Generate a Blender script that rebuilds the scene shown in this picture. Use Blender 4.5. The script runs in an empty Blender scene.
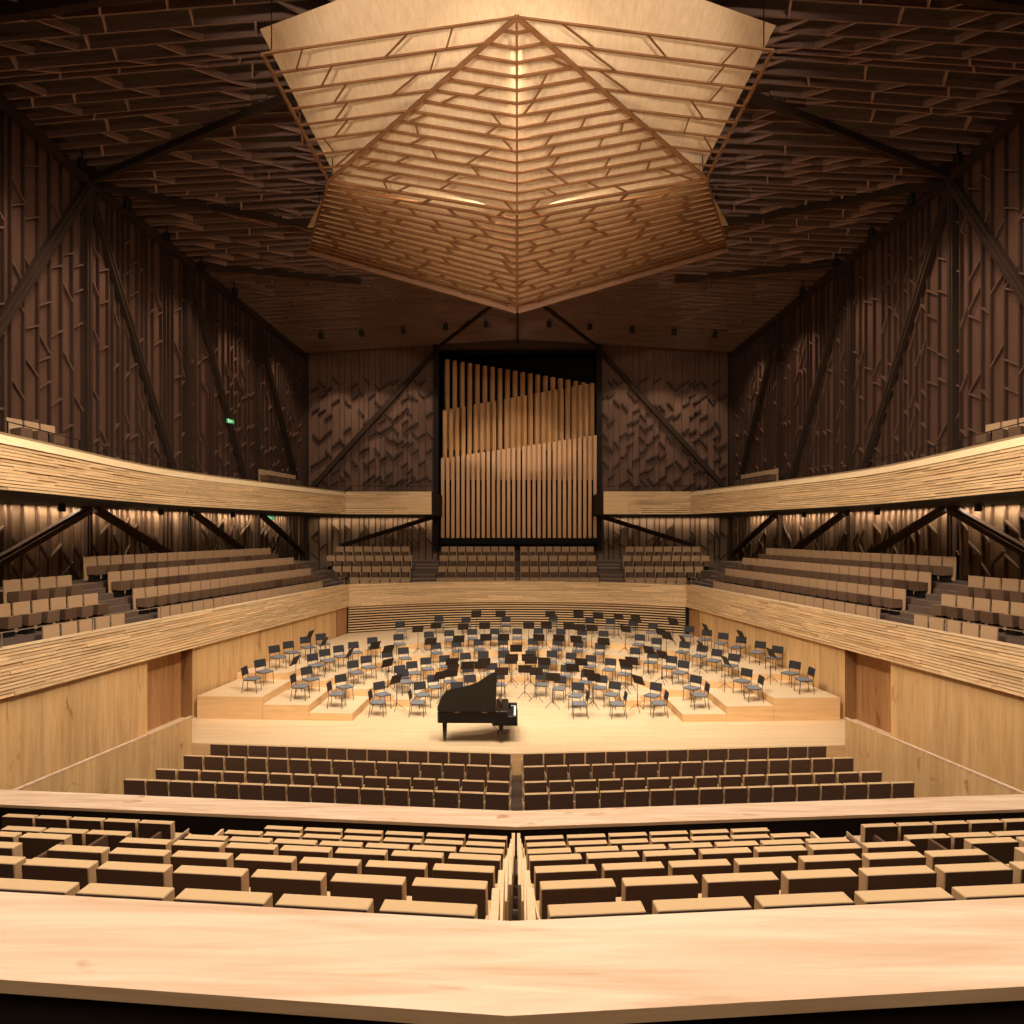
import bpy, bmesh, math, random
from mathutils import Vector, Matrix
from mathutils.geometry import tessellate_polygon
random.seed(7)
C = bpy.context.scene.collection
scene = bpy.context.scene
EYE = 6.26

# ------------------------------------------------------------------ materials
def newmat(name):
    m = bpy.data.materials.new(name); m.use_nodes = True
    nt = m.node_tree
    return m, nt, nt.nodes['Principled BSDF']

def lin(r, g, b):
    f = lambda c: ((c/255+0.055)/1.055)**2.4 if c > 10 else c/255/12.92
    return (f(r), f(g), f(b), 1)

def wood(name, c1, c2, axis='X', scale=1.0, rough=0.5, shade=True, knots=False, bump=0.0, stretch=14.0):
    """grain runs along AXIS; colour is multiplied by the board's own shade"""
    m, nt, bs = newmat(name)
    N, L = nt.nodes, nt.links
    tc = N.new('ShaderNodeTexCoord'); mp = N.new('ShaderNodeMapping')
    s = [stretch*scale]*3; s['XYZ'.index(axis)] = 0.7*scale
    mp.inputs['Scale'].default_value = s
    L.new(tc.outputs['Object'], mp.inputs['Vector'])
    no = N.new('ShaderNodeTexNoise'); no.inputs['Scale'].default_value = 1.0
    no.inputs['Detail'].default_value = 5; no.inputs['Roughness'].default_value = 0.62
    no.inputs['Distortion'].default_value = 0.6
    L.new(mp.outputs['Vector'], no.inputs['Vector'])
    cr = N.new('ShaderNodeValToRGB')
    cr.color_ramp.elements[0].position = 0.3; cr.color_ramp.elements[0].color = c1
    cr.color_ramp.elements[1].position = 0.68; cr.color_ramp.elements[1].color = c2
    L.new(no.outputs['Fac'], cr.inputs['Fac'])
    col = cr.outputs['Color']
    if knots:
        mk = N.new('ShaderNodeMapping'); k = [3.4*scale]*3; k['XYZ'.index(axis)] = 1.1*scale
        mk.inputs['Scale'].default_value = k
        L.new(tc.outputs['Object'], mk.inputs['Vector'])
        n2 = N.new('ShaderNodeTexNoise'); n2.inputs['Scale'].default_value = 1.0; n2.inputs['Detail'].default_value = 3
        n2.inputs['Distortion'].default_value = 1.2
        L.new(mk.outputs['Vector'], n2.inputs['Vector'])
        r2 = N.new('ShaderNodeValToRGB')
        r2.color_ramp.elements[0].position = 0.27; r2.color_ramp.elements[0].color = (0.70, 0.53, 0.41, 1)
        r2.color_ramp.elements[1].position = 0.36; r2.color_ramp.elements[1].color = (1, 1, 1, 1)
        L.new(n2.outputs['Fac'], r2.inputs['Fac'])
        mx = N.new('ShaderNodeMix'); mx.data_type = 'RGBA'; mx.blend_type = 'MULTIPLY'; mx.inputs[0].default_value = 1
        L.new(col, mx.inputs[6]); L.new(r2.outputs['Color'], mx.inputs[7]); col = mx.outputs[2]
    if shade:
        at = N.new('ShaderNodeAttribute'); at.attribute_name = 'shade'
        mx = N.new('ShaderNodeMix'); mx.data_type = 'RGBA'; mx.blend_type = 'MULTIPLY'; mx.inputs[0].default_value = 1
        L.new(col, mx.inputs[6]); L.new(at.outputs['Color'], mx.inputs[7]); col = mx.outputs[2]
    L.new(col, bs.inputs['Base Color'])
    bs.inputs['Roughness'].default_value = rough
    bs.inputs['Specular IOR Level'].default_value = 0.25
    if bump:
        bp = N.new('ShaderNodeBump'); bp.inputs['Strength'].default_value = bump; bp.inputs['Distance'].default_value = 0.01
        L.new(no.outputs['Fac'], bp.inputs['Height']); L.new(bp.outputs['Normal'], bs.inputs['Normal'])
    return m

def plank_floor(name, c1, c2, width, length):
    m, nt, bs = newmat(name)
    N, L = nt.nodes, nt.links
    tc = N.new('ShaderNodeTexCoord')
    br = N.new('ShaderNodeTexBrick'); br.inputs['Scale'].default_value = 1.0
    br.inputs['Brick Width'].default_value = length; br.inputs['Row Height'].default_value = width
    br.inputs['Mortar Size'].default_value = 0.004; br.inputs['Mortar Smooth'].default_value = 0.3
    br.inputs['Color1'].default_value = c1; br.inputs['Color2'].default_value = c2
    br.inputs['Mortar'].default_value = tuple(x*0.62 for x in c1[:3])+(1,)
    br.offset = 0.37
    L.new(tc.outputs['Object'], br.inputs['Vector'])
    mp = N.new('ShaderNodeMapping'); mp.inputs['Scale'].default_value = (0.8, 16, 8)
    L.new(tc.outputs['Object'], mp.inputs['Vector'])
    no = N.new('ShaderNodeTexNoise'); no.inputs['Scale'].default_value = 1; no.inputs['Detail'].default_value = 4
    L.new(mp.outputs['Vector'], no.inputs['Vector'])
    cr = N.new('ShaderNodeValToRGB')
    cr.color_ramp.elements[0].color = (0.78, 0.74, 0.68, 1); cr.color_ramp.elements[1].color = (1.06, 1.05, 1.03, 1)
    L.new(no.outputs['Fac'], cr.inputs['Fac'])
    mx = N.new('ShaderNodeMix'); mx.data_type = 'RGBA'; mx.blend_type = 'MULTIPLY'; mx.inputs[0].default_value = 1
    L.new(br.outputs['Color'], mx.inputs[6]); L.new(cr.outputs['Color'], mx.inputs[7])
    L.new(mx.outputs[2], bs.inputs['Base Color'])
    bs.inputs['Roughness'].default_value = 0.38
    bs.inputs['Specular IOR Level'].default_value = 0.3
    return m

def plain(name, c, rough=0.6, metal=0.0, spec=0.3, noise=0.0, nscale=40):
    m, nt, bs = newmat(name)
    bs.inputs['Base Color'].default_value = c; bs.inputs['Roughness'].default_value = rough
    bs.inputs['Metallic'].default_value = metal; bs.inputs['Specular IOR Level'].default_value = spec
    if noise:
        N, L = nt.nodes, nt.links
        tc = N.new('ShaderNodeTexCoord'); no = N.new('ShaderNodeTexNoise')
        no.inputs['Scale'].default_value = nscale; no.inputs['Detail'].default_value = 3
        L.new(tc.outputs['Object'], no.inputs['Vector'])
        cr = N.new('ShaderNodeValToRGB')
        cr.color_ramp.elements[0].color = tuple(x*(1-noise) for x in c[:3])+(1,)
        cr.color_ramp.elements[1].color = tuple(min(1, x*(1+noise)) for x in c[:3])+(1,)
        L.new(no.outputs['Fac'], cr.inputs['Fac']); L.new(cr.outputs['Color'], bs.inputs['Base Color'])
    return m

def glow(name, c, strength):
    m, nt, bs = newmat(name)
    bs.inputs['Base Color'].default_value = c
    bs.inputs['Emission Color'].default_value = c; bs.inputs['Emission Strength'].default_value = strength
    return m

M = {}
M['cap'] = wood('pale_oak_cap', lin(208, 168, 132), lin(241, 212, 182), 'X', 1.0, 0.42, False, True, 0.0, 10)
M['cap_edge'] = wood('oak_cap_edge', lin(214, 172, 126), lin(232, 196, 150), 'X', 1.3, 0.5, False, False, 0.0, 14)
M['fascia'] = wood('oak_strips', lin(216, 178, 130), lin(236, 202, 154), 'Y', 0.9, 0.5)
M['fasciax'] = wood('oak_strips_across', lin(216, 178, 130), lin(236, 202, 154), 'X', 0.9, 0.5)
M['board'] = wood('oak_boards', lin(196, 153, 100), lin(220, 181, 127), 'Z', 0.8, 0.5, True, True, 0.0, 9)
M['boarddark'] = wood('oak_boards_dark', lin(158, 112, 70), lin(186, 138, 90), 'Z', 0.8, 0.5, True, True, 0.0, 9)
M['stage'] = plank_floor('stage_planks', lin(230, 200, 158), lin(238, 210, 170), 0.14, 2.6)
M['riser'] = plank_floor('riser_planks', lin(234, 206, 166), lin(241, 214, 176), 0.14, 2.2)
M['riserside'] = wood('riser_side', lin(214, 172, 118), lin(230, 190, 138), 'X', 0.8, 0.5, False, False, 0.0, 9)
M['brown'] = wood('brown_panel', lin(87, 60, 46), lin(99, 69, 53), 'Z', 0.6, 0.65, True, False, 0.0, 8)
M['brownlow'] = wood('cove_lit_panel', lin(126, 100, 77), lin(142, 115, 90), 'Z', 0.6, 0.65, True, False, 0.0, 8)  # same wall brown, lightened to paint in the cove light low down
M['brownback'] = wood('back_brown_panel', lin(104, 75, 58), lin(120, 87, 68), 'Z', 0.6, 0.65, True, False, 0.0, 8)  # wall brown kept lighter: the spots' light put into the colour
M['battenlow'] = wood('cove_lit_batten', lin(86, 65, 49), lin(100, 77, 59), 'Z', 0.6, 0.6, False, False, 0.0, 8)  # batten brown lightened likewise for the painted cove light
M['batten'] = wood('brown_batten', lin(62, 43, 33), lin(74, 52, 40), 'Z', 0.6, 0.6, False, False, 0.0, 8)
M['dash'] = wood('brown_block', lin(92, 66, 52), lin(106, 77, 61), 'X', 0.6, 0.6, False, False, 0.0, 8)
M['ceilpanel'] = plain('ceiling_panel', lin(92, 77, 68), 0.8, noise=0.15, nscale=2)
M['ceilbeam'] = wood('ceiling_slat', lin(132, 102, 88), lin(148, 116, 100), 'X', 0.6, 0.6, False, False, 0.0, 8)
M['blockdark'] = wood('dark_brown_block', lin(66, 46, 34), lin(78, 55, 42), 'X', 0.6, 0.6, False, False, 0.0, 8)
M['ceildash'] = wood('ceiling_block', lin(160, 126, 108), lin(176, 140, 120), 'X', 0.6, 0.6, False, False, 0.0, 8)  # lighter than the slats: light from below put into the colour
M['fasciatop'] = wood('top_lit_oak_band', lin(232, 200, 152), lin(244, 216, 172), 'Y', 0.9, 0.5)  # strip oak made paler, painting in the light from above
M['steel'] = plain('bronze_steel', lin(62, 46, 36), 0.7, 0.0, 0.1, noise=0.1, nscale=3)
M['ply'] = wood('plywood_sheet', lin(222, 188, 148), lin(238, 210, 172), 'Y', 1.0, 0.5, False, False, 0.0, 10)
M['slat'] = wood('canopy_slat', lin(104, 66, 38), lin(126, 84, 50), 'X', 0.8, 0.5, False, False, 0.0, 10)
M['pipe'] = wood('pipe_wood', lin(206, 154, 104), lin(224, 174, 122), 'Z', 0.5, 0.4, False, False, 0.0, 6)
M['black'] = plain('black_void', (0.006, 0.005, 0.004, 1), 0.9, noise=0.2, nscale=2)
M['darkpanel'] = plain('dark_panel', lin(34, 24, 18), 0.8, noise=0.15, nscale=4)
M['tierfloor'] = plain('tier_floor', lin(104, 84, 72), 0.75, noise=0.15, nscale=6)
M['stallfloor'] = plain('stalls_floor', lin(84, 66, 56), 0.7, noise=0.15, nscale=6)
M['fabric'] = plain('tan_fabric', lin(206, 172, 128), 0.9, spec=0.1, noise=0.10, nscale=120)
M['shell'] = wood('back_shade_brown', lin(84, 60, 44), lin(98, 72, 54), 'X', 1.2, 0.65, False, False, 0.0, 10)  # dark brown that carries the shade of the unlit seat backs
M['tfabric'] = plain('terrace_fabric', lin(184, 150, 114), 0.9, spec=0.1, noise=0.10, nscale=120)
M['tcush'] = plain('terrace_cushion', lin(112, 86, 66), 0.9, spec=0.1, noise=0.12, nscale=120)  # darkened fabric: shade on the cushion fronts put into the colour
M['armwood'] = wood('arm_wood', lin(214, 182, 138), lin(228, 198, 156), 'Z', 2, 0.55, False, False, 0.0, 10)
M['metal'] = plain('dark_metal', lin(42, 38, 36), 0.45, 0.6, noise=0.1, nscale=8)
M['railmetal'] = plain('rail_metal', lin(160, 138, 116), 0.4, 0.6, noise=0.1, nscale=8)
M['chairblack'] = plain('charcoal_fabric', lin(52, 50, 50), 0.85, spec=0.15, noise=0.12, nscale=90)
M['chairgrey'] = plain('grey_cushion', lin(120, 120, 122), 0.9, spec=0.1, noise=0.10, nscale=90)
M['lacquer'] = plain('piano_lacquer', (0.012, 0.010, 0.009, 1), 0.22, 0.0, 0.5, noise=0.05, nscale=3)
M['lidlacquer'] = plain('piano_lid_lacquer', (0.013, 0.0085, 0.005, 1), 0.3, 0.0, 0.04, noise=0.1, nscale=2)
M['desk'] = plain('desk_steel', lin(50, 40, 34), 0.6, 0.1, 0.2, noise=0.1, nscale=10)
M['brass'] = plain('brass', lin(196, 150, 84), 0.35, 0.9, noise=0.08, nscale=10)
M['ivory'] = plain('ivory_keys', lin(240, 236, 226), 0.35, noise=0.03, nscale=30)
M['paper'] = plain('white_paper', lin(246, 242, 234), 0.8, noise=0.03, nscale=20)
M['green'] = glow('exit_green', lin(40, 170, 90), 0.45)
M['signwhite'] = glow('exit_white', lin(200, 240, 210), 0.5)

# ------------------------------------------------------------------ mesh helpers
class MB:
    def __init__(s): s.v, s.f, s.mi, s.sh = [], [], [], []
    def face(s, pts, mi=0, sh=1.0):
        b = len(s.v); s.v += [tuple(p) for p in pts]; s.f.append(tuple(range(b, b+len(pts)))); s.mi.append(mi); s.sh.append(sh)
    def hexa(s, p, mi=0, sh=1.0, top=None):
        """p: four bottom then four top points, counter-clockwise from above"""
        b = len(s.v); s.v += [tuple(q) for q in p]
        for k, q in enumerate(((3,2,1,0),(4,5,6,7),(0,1,5,4),(1,2,6,5),(2,3,7,6),(3,0,4,7))):
            s.f.append(tuple(b+i for i in q)); s.mi.append(top if (k == 1 and top is not None) else mi); s.sh.append(sh)
    def box(s, x0, x1, y0, y1, z0, z1, mi=0, sh=1.0, top=None):
        s.hexa([(x0,y0,z0),(x1,y0,z0),(x1,y1,z0),(x0,y1,z0),(x0,y0,z1),(x1,y0,z1),(x1,y1,z1),(x0,y1,z1)], mi, sh, top)
    def bar(s, a, b, w, h, up=(0,0,1), mi=0, sh=1.0):
        """bar from a to b, w across, h along up"""
        a, b = Vector(a), Vector(b); d = (b-a)
        if d.length < 1e-6: return
        d.normalize(); u = Vector(up); r = d.cross(u)
        if r.length < 1e-4: u = Vector((1,0,0)); r = d.cross(u)
        r.normalize(); u = r.cross(d); r *= w/2; u *= h/2
        s.hexa([a-r-u, a+r-u, b+r-u, b-r-u, a-r+u, a+r+u, b+r+u, b-r+u], mi, sh)
    def tube(s, a, b, r, n=8, r2=None, mi=0):
        a, b = Vector(a), Vector(b); d = (b-a).normalized(); r2 = r if r2 is None else r2
        x = d.cross(Vector((0,0,1)));
        if x.length < 1e-3: x = Vector((1,0,0))
        x.normalize(); y = d.cross(x)
        base = len(s.v)
        for p, q in ((a, r), (b, r2)):
            for i in range(n):
                t = 2*math.pi*i/n; s.v.append(tuple(p + x*q*math.cos(t) + y*q*math.sin(t)))
        for i in range(n):
            j = (i+1) % n
            s.f.append((base+i, base+j, base+n+j, base+n+i)); s.mi.append(mi); s.sh.append(1)
        s.f.append(tuple(base+n-1-i for i in range(n))); s.mi.append(mi); s.sh.append(1)
        s.f.append(tuple(base+n+i for i in range(n))); s.mi.append(mi); s.sh.append(1)
    def prism(s, pts, z0, z1, mi=0, top=None, sh=1.0):
        n = len(pts); b = len(s.v)
        s.v += [(p[0], p[1], z0) for p in pts]; s.v += [(p[0], p[1], z1) for p in pts]
        s.f.append(tuple(b+n-1-i for i in range(n))); s.mi.append(mi); s.sh.append(sh)
        s.f.append(tuple(b+n+i for i in range(n))); s.mi.append(mi if top is None else top); s.sh.append(sh)
        for i in range(n):
            j = (i+1) % n; s.f.append((b+i, b+j, b+n+j, b+n+i)); s.mi.append(mi); s.sh.append(sh)
    def mesh(s, name, mats, bevel=0.0, seg=2, fix=True):
        me = bpy.data.meshes.new(name); me.from_pydata(s.v, [], s.f); 
        for m in (mats if isinstance(mats, (list, tuple)) else [mats]): me.materials.append(m)
        me.polygons.foreach_set('material_index', s.mi)
        if any(x != 1 for x in s.sh):
            at = me.color_attributes.new('shade', 'FLOAT_COLOR', 'CORNER')
            buf = []
            for p, q in zip(me.polygons, s.sh): buf += [q, q, q, 1.0]*p.loop_total
            at.data.foreach_set('color', buf)
        else:
            at = me.color_attributes.new('shade', 'FLOAT_COLOR', 'CORNER')
            at.data.foreach_set('color', [1.0]*(4*len(me.loops)))
        if bevel or fix:
            bm = bmesh.new(); bm.from_mesh(me)
            bmesh.ops.recalc_face_normals(bm, faces=bm.faces)
            if bevel:
                bmesh.ops.bevel(bm, geom=list(bm.edges), offset=bevel, segments=seg, profile=0.6, affect='EDGES', clamp_overlap=True)
            bm.to_mesh(me); bm.free()
        me.update(); return me
    def build(s, name, mats, parent=None, bevel=0.0, seg=2):
        o = bpy.data.objects.new(name, s.mesh(name, mats, bevel, seg)); C.objects.link(o); o.parent = parent
        return o

def tag(o, label=None, cat=None, group=None, kind=None):
    if label: o['label'] = label
    if cat: o['category'] = cat
    if group: o['group'] = group
    if kind: o['kind'] = kind
    return o
def empty(name, loc=(0,0,0), rz=0.0):
    o = bpy.data.objects.new(name, None); C.objects.link(o); o.location = loc; o.rotation_euler = (0,0,rz)
    o.empty_display_size = 0.2
    return o
def children_of(root): return [o for o in root.children]
def dup(root, loc, rz):
    r = root.copy(); C.objects.link(r); r.location = loc; r.rotation_euler = (0,0,rz)
    for ch in list(root.children):
        c = ch.copy(); C.objects.link(c); c.parent = r
        for g in list(ch.children):
            d = g.copy(); C.objects.link(d); d.parent = c
    return r
ORD = ['zeroth','first','second','third','fourth','fifth','sixth','seventh','eighth','ninth','tenth','eleventh','twelfth','thirteenth',
       'fourteenth','fifteenth','sixteenth','seventeenth','eighteenth','nineteenth','twentieth','twenty-first','twenty-second','twenty-third']
SIDE = {-1: 'left', 1: 'right'}

# ------------------------------------------------------------------ main lines of the hall
def wall_x(y): return 13.4 + 0.121*(40.0-y)
def wall_z(y):
    if y >= 22.7: return 17.15 + (40-y)*(1.65/17.3)
    return min(18.8 + (22.7-y)*0.19, 20.4)
def ridge_z(y): return min(18.1 + (40-y)*0.095, 20.9)
V = 0.085                        # the audience rows are set out in a shallow V
NEAR = -6.0
BACK = 40.0

# ---- side walls: brown panels with battens and short diagonal blocks
def side_wall(sd):
    w = MB(); y = NEAR
    while y < BACK:
        y1 = min(y+random.choice((0.55, 0.8, 1.0)), BACK)
        sh = random.uniform(0.9, 1.08)
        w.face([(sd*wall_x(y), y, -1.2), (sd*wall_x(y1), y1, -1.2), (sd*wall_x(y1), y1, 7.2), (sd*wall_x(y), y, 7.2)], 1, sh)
        w.face([(sd*wall_x(y), y, 7.2), (sd*wall_x(y1), y1, 7.2), (sd*wall_x(y1), y1, wall_z(y1)+1.2), (sd*wall_x(y), y, wall_z(y)+1.2)], 0, sh)
        y = y1
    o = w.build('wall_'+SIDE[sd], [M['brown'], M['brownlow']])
    tag(o, kind='structure')
    # inward normal of the wall
    n = Vector((-sd, -0.121, 0)).normalized()
    P = lambda y, z, off: Vector((sd*wall_x(y), y, z)) + n*off
    b = MB(); d = MB()
    ys = []; y = 9.0
    while y < BACK-0.15:
        ys.append(y); y += random.choice((0.24, 0.3, 0.36, 0.46, 0.52))
    for y in ys:
        for z0, z1, q in ((2.0, 7.2, 1), (7.2, wall_z(y)-0.05, 0)):
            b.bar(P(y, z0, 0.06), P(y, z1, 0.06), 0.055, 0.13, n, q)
    for y0, y1 in zip(ys, ys[1:]):
        z = 8.6+random.uniform(0, 1.2); top = wall_z(y0)-1.3
        while z < top:
            if y1-y0 > 0.29:
                s = random.choice((-1, 1, 1))
                rise = (0.32 if s > 0 else -0.62)*random.uniform(0.8, 1.2)
                # raised from the panel, so that the light from above throws its shadow
                d.bar(P(y0, z, 0.075), P(y1, z+rise, 0.075), 0.05, 0.12, n)
            z += random.choice((0.9, 1.2, 1.7, 2.3, 2.8))
        z = 3.2+random.uniform(0, 0.8)
        while z < 6.4:
            if y1-y0 > 0.29:
                rise = random.choice((0.42, -0.62, -0.5))
                d.bar(P(y0, z, 0.10), P(y1, z+rise, 0.10), 0.06, 0.12, n, 1)
            z += random.choice((0.8, 1.1, 1.5))
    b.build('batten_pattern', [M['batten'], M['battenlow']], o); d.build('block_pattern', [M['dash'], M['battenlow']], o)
    # steel: posts, crossed braces and the edge beam under the ceiling
    def steel(name, a, c, w=0.26, h=0.2):
        s = MB(); s.bar(P(*a), P(*c), w, h, n); s.bar(P(a[0], a[1], a[2]+0.13), P(c[0], c[1], c[2]+0.13), w*0.35, 0.06, n)
        s.build(name, M['steel'], o)
    for y in (17.0, 22.7, 28.3, 34.2):
        steel('post', (y, 2.0, 0.16), (y, wall_z(y)-0.1, 0.16), 0.24, 0.24)
    for y in (22.7, 28.3, 34.2):
        steel('brace', (y+0.1, wall_z(y)-0.5, 0.2), (y+4.9, 8.3, 0.2))
        steel('brace', (y+0.1, 7.0, 0.42), (y+5.0, 4.8, 0.42))
    steel('brace', (22.6, 18.3, 0.2), (17.1, 8.6, 0.2), 0.3)
    steel('brace', (22.5, 7.0, 0.42), (17.6, 4.6, 0.42), 0.3)
    for y0, y1 in ((10, 17), (17, 22.7), (22.7, 31), (31, 39.95)):
        steel('edge_beam', (y0, wall_z(y0)-0.12, 0.2), (y1, wall_z(y1)-0.12, 0.2), 0.3, 0.3)
    return o
WL = side_wall(-1); WR = side_wall(1)

# ---- back wall (either side of the organ) and the dark organ niche
NX = 5.05
def back_wall():
    w = MB()
    for sd in (-1, 1):
        x = NX
        while x < 13.4:
            x1 = min(x+random.choice((0.42, 0.6, 0.75)), 13.45)
            sh = random.uniform(0.9, 1.1)
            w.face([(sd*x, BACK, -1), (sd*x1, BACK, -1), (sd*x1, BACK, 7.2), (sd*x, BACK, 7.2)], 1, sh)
            w.face([(sd*x, BACK, 7.2), (sd*x1, BACK, 7.2), (sd*x1, BACK, 19.5), (sd*x, BACK, 19.5)], 0, sh)
            x = x1
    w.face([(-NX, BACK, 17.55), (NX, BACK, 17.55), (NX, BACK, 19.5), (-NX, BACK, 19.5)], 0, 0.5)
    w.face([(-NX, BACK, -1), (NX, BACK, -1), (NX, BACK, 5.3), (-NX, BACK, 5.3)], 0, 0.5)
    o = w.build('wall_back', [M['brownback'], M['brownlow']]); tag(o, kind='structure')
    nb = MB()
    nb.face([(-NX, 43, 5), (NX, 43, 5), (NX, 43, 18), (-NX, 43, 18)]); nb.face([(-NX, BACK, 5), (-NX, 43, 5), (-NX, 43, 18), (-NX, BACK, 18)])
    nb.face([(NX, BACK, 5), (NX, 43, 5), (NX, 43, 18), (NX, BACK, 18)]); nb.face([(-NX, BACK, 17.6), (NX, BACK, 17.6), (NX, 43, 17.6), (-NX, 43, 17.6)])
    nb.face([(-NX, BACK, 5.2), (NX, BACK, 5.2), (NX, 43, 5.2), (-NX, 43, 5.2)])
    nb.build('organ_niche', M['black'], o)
    d = MB(); b = MB()
    for sd in (-1, 1):
        xs = []; x = NX+0.3
        while x < 13.2: xs.append(x); x += random.choice((0.3, 0.42, 0.5))
        for x0, x1 in zip(xs, xs[1:]):
            z = 8.8+random.uniform(0, 0.8)
            while z < 15.6:
                if random.random() < 0.9:
                    xm = (x0+x1)/2+random.uniform(-.05, .05); r = random.choice((1, 1, -1))*sd*-1; lx, lz = (0.21, 0.15) if r*sd < 0 else (0.17, 0.20)
                    d.bar((sd*(xm-lx), BACK-0.10, z-r*sd*-lz*sd), (sd*(xm+lx), BACK-0.10, z+r*sd*-lz*sd), 0.12, 0.20, (0,1,0))
                z += random.choice((0.7, 1.0, 1.3, 1.7))
            b.box(min(sd*x0, sd*x0+0.05), max(sd*x0, sd*x0+0.05), BACK-0.10, BACK, 3.0, 7.4)
            b.box(min(sd*x0, sd*x0+0.02), max(sd*x0, sd*x0+0.02), BACK-0.04, BACK, 7.4, 18)
            for z in (4.4, 5.4, 6.2):
                if random.random() < 0.6: d.bar((sd*x0, BACK-0.12, z), (sd*x1, BACK-0.12, z+random.choice((0.4, -0.4))), 0.06, 0.12, (0,1,0))
    d.build('block_pattern', M['blockdark'], o); b.build('batten_pattern', M['batten'], o)
    for sd in (-1, 1):
        s = MB(); s.bar((sd*5.2, BACK-0.25, 17.3), (sd*12.9, BACK-0.25, 8.8), 0.28, 0.22, (0,1,0)); s.build('brace', M['steel'], o)
        s = MB(); s.bar((sd*5.2, BACK-0.8, 7.05), (sd*10.8, BACK-0.8, 5.3), 0.26, 0.22, (0,1,0)); s.build('brace', M['steel'], o)
        s = MB(); s.box(sd*NX-0.16, sd*NX+0.16, BACK-0.5, BACK, 5, 17.8); s.build('post', M['darkpanel'], o)
        s = MB(); s.box(sd*13.22-0.13, sd*13.22+0.13, BACK-0.3, BACK, 3, 17.6); s.build('post', M['steel'], o)
    return o
WB = back_wall()

# ---- wall behind the camera and the ground of the hall
g = MB(); g.box(-22, 22, NEAR-0.3, NEAR, -1.2, 21.5); tag(g.build('wall_rear', M['brown']), kind='structure')
g = MB(); g.face([(-22, NEAR, -1.15), (22, NEAR, -1.15), (22, 43, -1.15), (-22, 43, -1.15)]); tag(g.build('floor', M['darkpanel']), kind='structure')

# ---- ceiling: folded dark panels, chevron slats with diagonal blocks, steel ribs
def ceil_at(x, y):
    t = min(1.0, abs(x)/wall_x(y)); return ridge_z(y)*(1-t) + wall_z(y)*t
def ceiling():
    c = MB(); ys = [NEAR, 4, 10, 14, 17, 20, 22.7, 26, 30, 35, BACK+0.2]
    for y0, y1 in zip(ys, ys[1:]):
        for sd in (-1, 1):
            up = 0.75
            c.face([(0, y0, ridge_z(y0)+up), (sd*wall_x(y0), y0, wall_z(y0)+up), (sd*wall_x(y1), y1, wall_z(y1)+up), (0, y1, ridge_z(y1)+up)])
    o = c.build('ceiling', M['ceilpanel']); tag(o, kind='structure')
    b = MB(); d = MB()
    # two sets of slats meet along the rib that runs from the wall post to the ridge
    RIB0, RIBK = 16.8, 0.384
    sets = []
    y = 11.0
    while y < 22.2: sets.append((y, 0.045, 0)); y += random.choice((0.2, 0.34, 0.42, 0.5))
    y = 16.9
    while y < 39.9: sets.append((y, -0.02, 1)); y += random.choice((0.22, 0.36, 0.44, 0.5))
    def span(y, t, g):
        xw = (13.4+0.121*(40-y))/(1+0.121*t)-0.12; xr = (y-RIB0)/(RIBK-t)
        if g == 0: return max(0.0, xr), xw
        return 0.0, min(xw, xr)
    for i, (y, t, g) in enumerate(sets):
        x0, x1 = span(y, t, g)
        if x1-x0 < 0.4: continue
        for sd in (-1, 1):
            n = 4; xs = [x0+(x1-x0)*k/n for k in range(n+1)]
            for xa, xb in zip(xs, xs[1:]):
                b.bar((sd*xa, y+t*xa, ceil_at(xa, y+t*xa)+0.05), (sd*xb, y+t*xb, ceil_at(xb, y+t*xb)+0.05), 0.05, 0.20)
            if i+1 < len(sets) and sets[i+1][2] == g:
                y2, t2, _ = sets[i+1]; q0, q1 = span(y2, t2, g); x = max(x0, q0)+random.uniform(0.9, 2.2)
                while x < min(x1, q1)-0.8:
                    dx = random.choice((-0.75, -0.6, -0.85, 0.14, 0.2))
                    ya = y+t*x; yb = y2+t2*(x+dx)
                    d.bar((sd*x, ya, ceil_at(x, ya)+0.03), (sd*(x+dx), yb, ceil_at(x+dx, yb)+0.03), 0.055, 0.2, (0,0,1), 0 if ya < 28.5 else 1)  # rear blocks use the darker slat colour, painting in the dimness there
                    x += random.choice((1.3, 1.8, 2.4, 3.0))
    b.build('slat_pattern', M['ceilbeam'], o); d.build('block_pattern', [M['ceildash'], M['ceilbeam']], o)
    def rib(a, c, w=0.16, h=0.24, drop=0.12):
        s = MB(); s.bar((a[0], a[1], ceil_at(*a)-drop), (c[0], c[1], ceil_at(*c)-drop), w, h); s.build('rib', M['steel'], o)
    for sd in (-1, 1):
        rib((sd*15.3, 22.7), (0, 16.8)); rib((sd*15.1, 23.0), (sd*8.0, 26.4), 0.16, 0.25)
        rib((sd*14.3, 28.6), (sd*7.6, 31.0), 0.16, 0.25)
        rib((sd*5.0, 39.9), (sd*0.3, 33.0), 0.12, 0.2)
        rib((sd*16.2, 17.0), (0, 15.0), 0.2, 0.4)
    rib((0, 39.9), (0, 30.0), 0.12, 0.3)
    return o
CE = ceiling()

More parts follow.
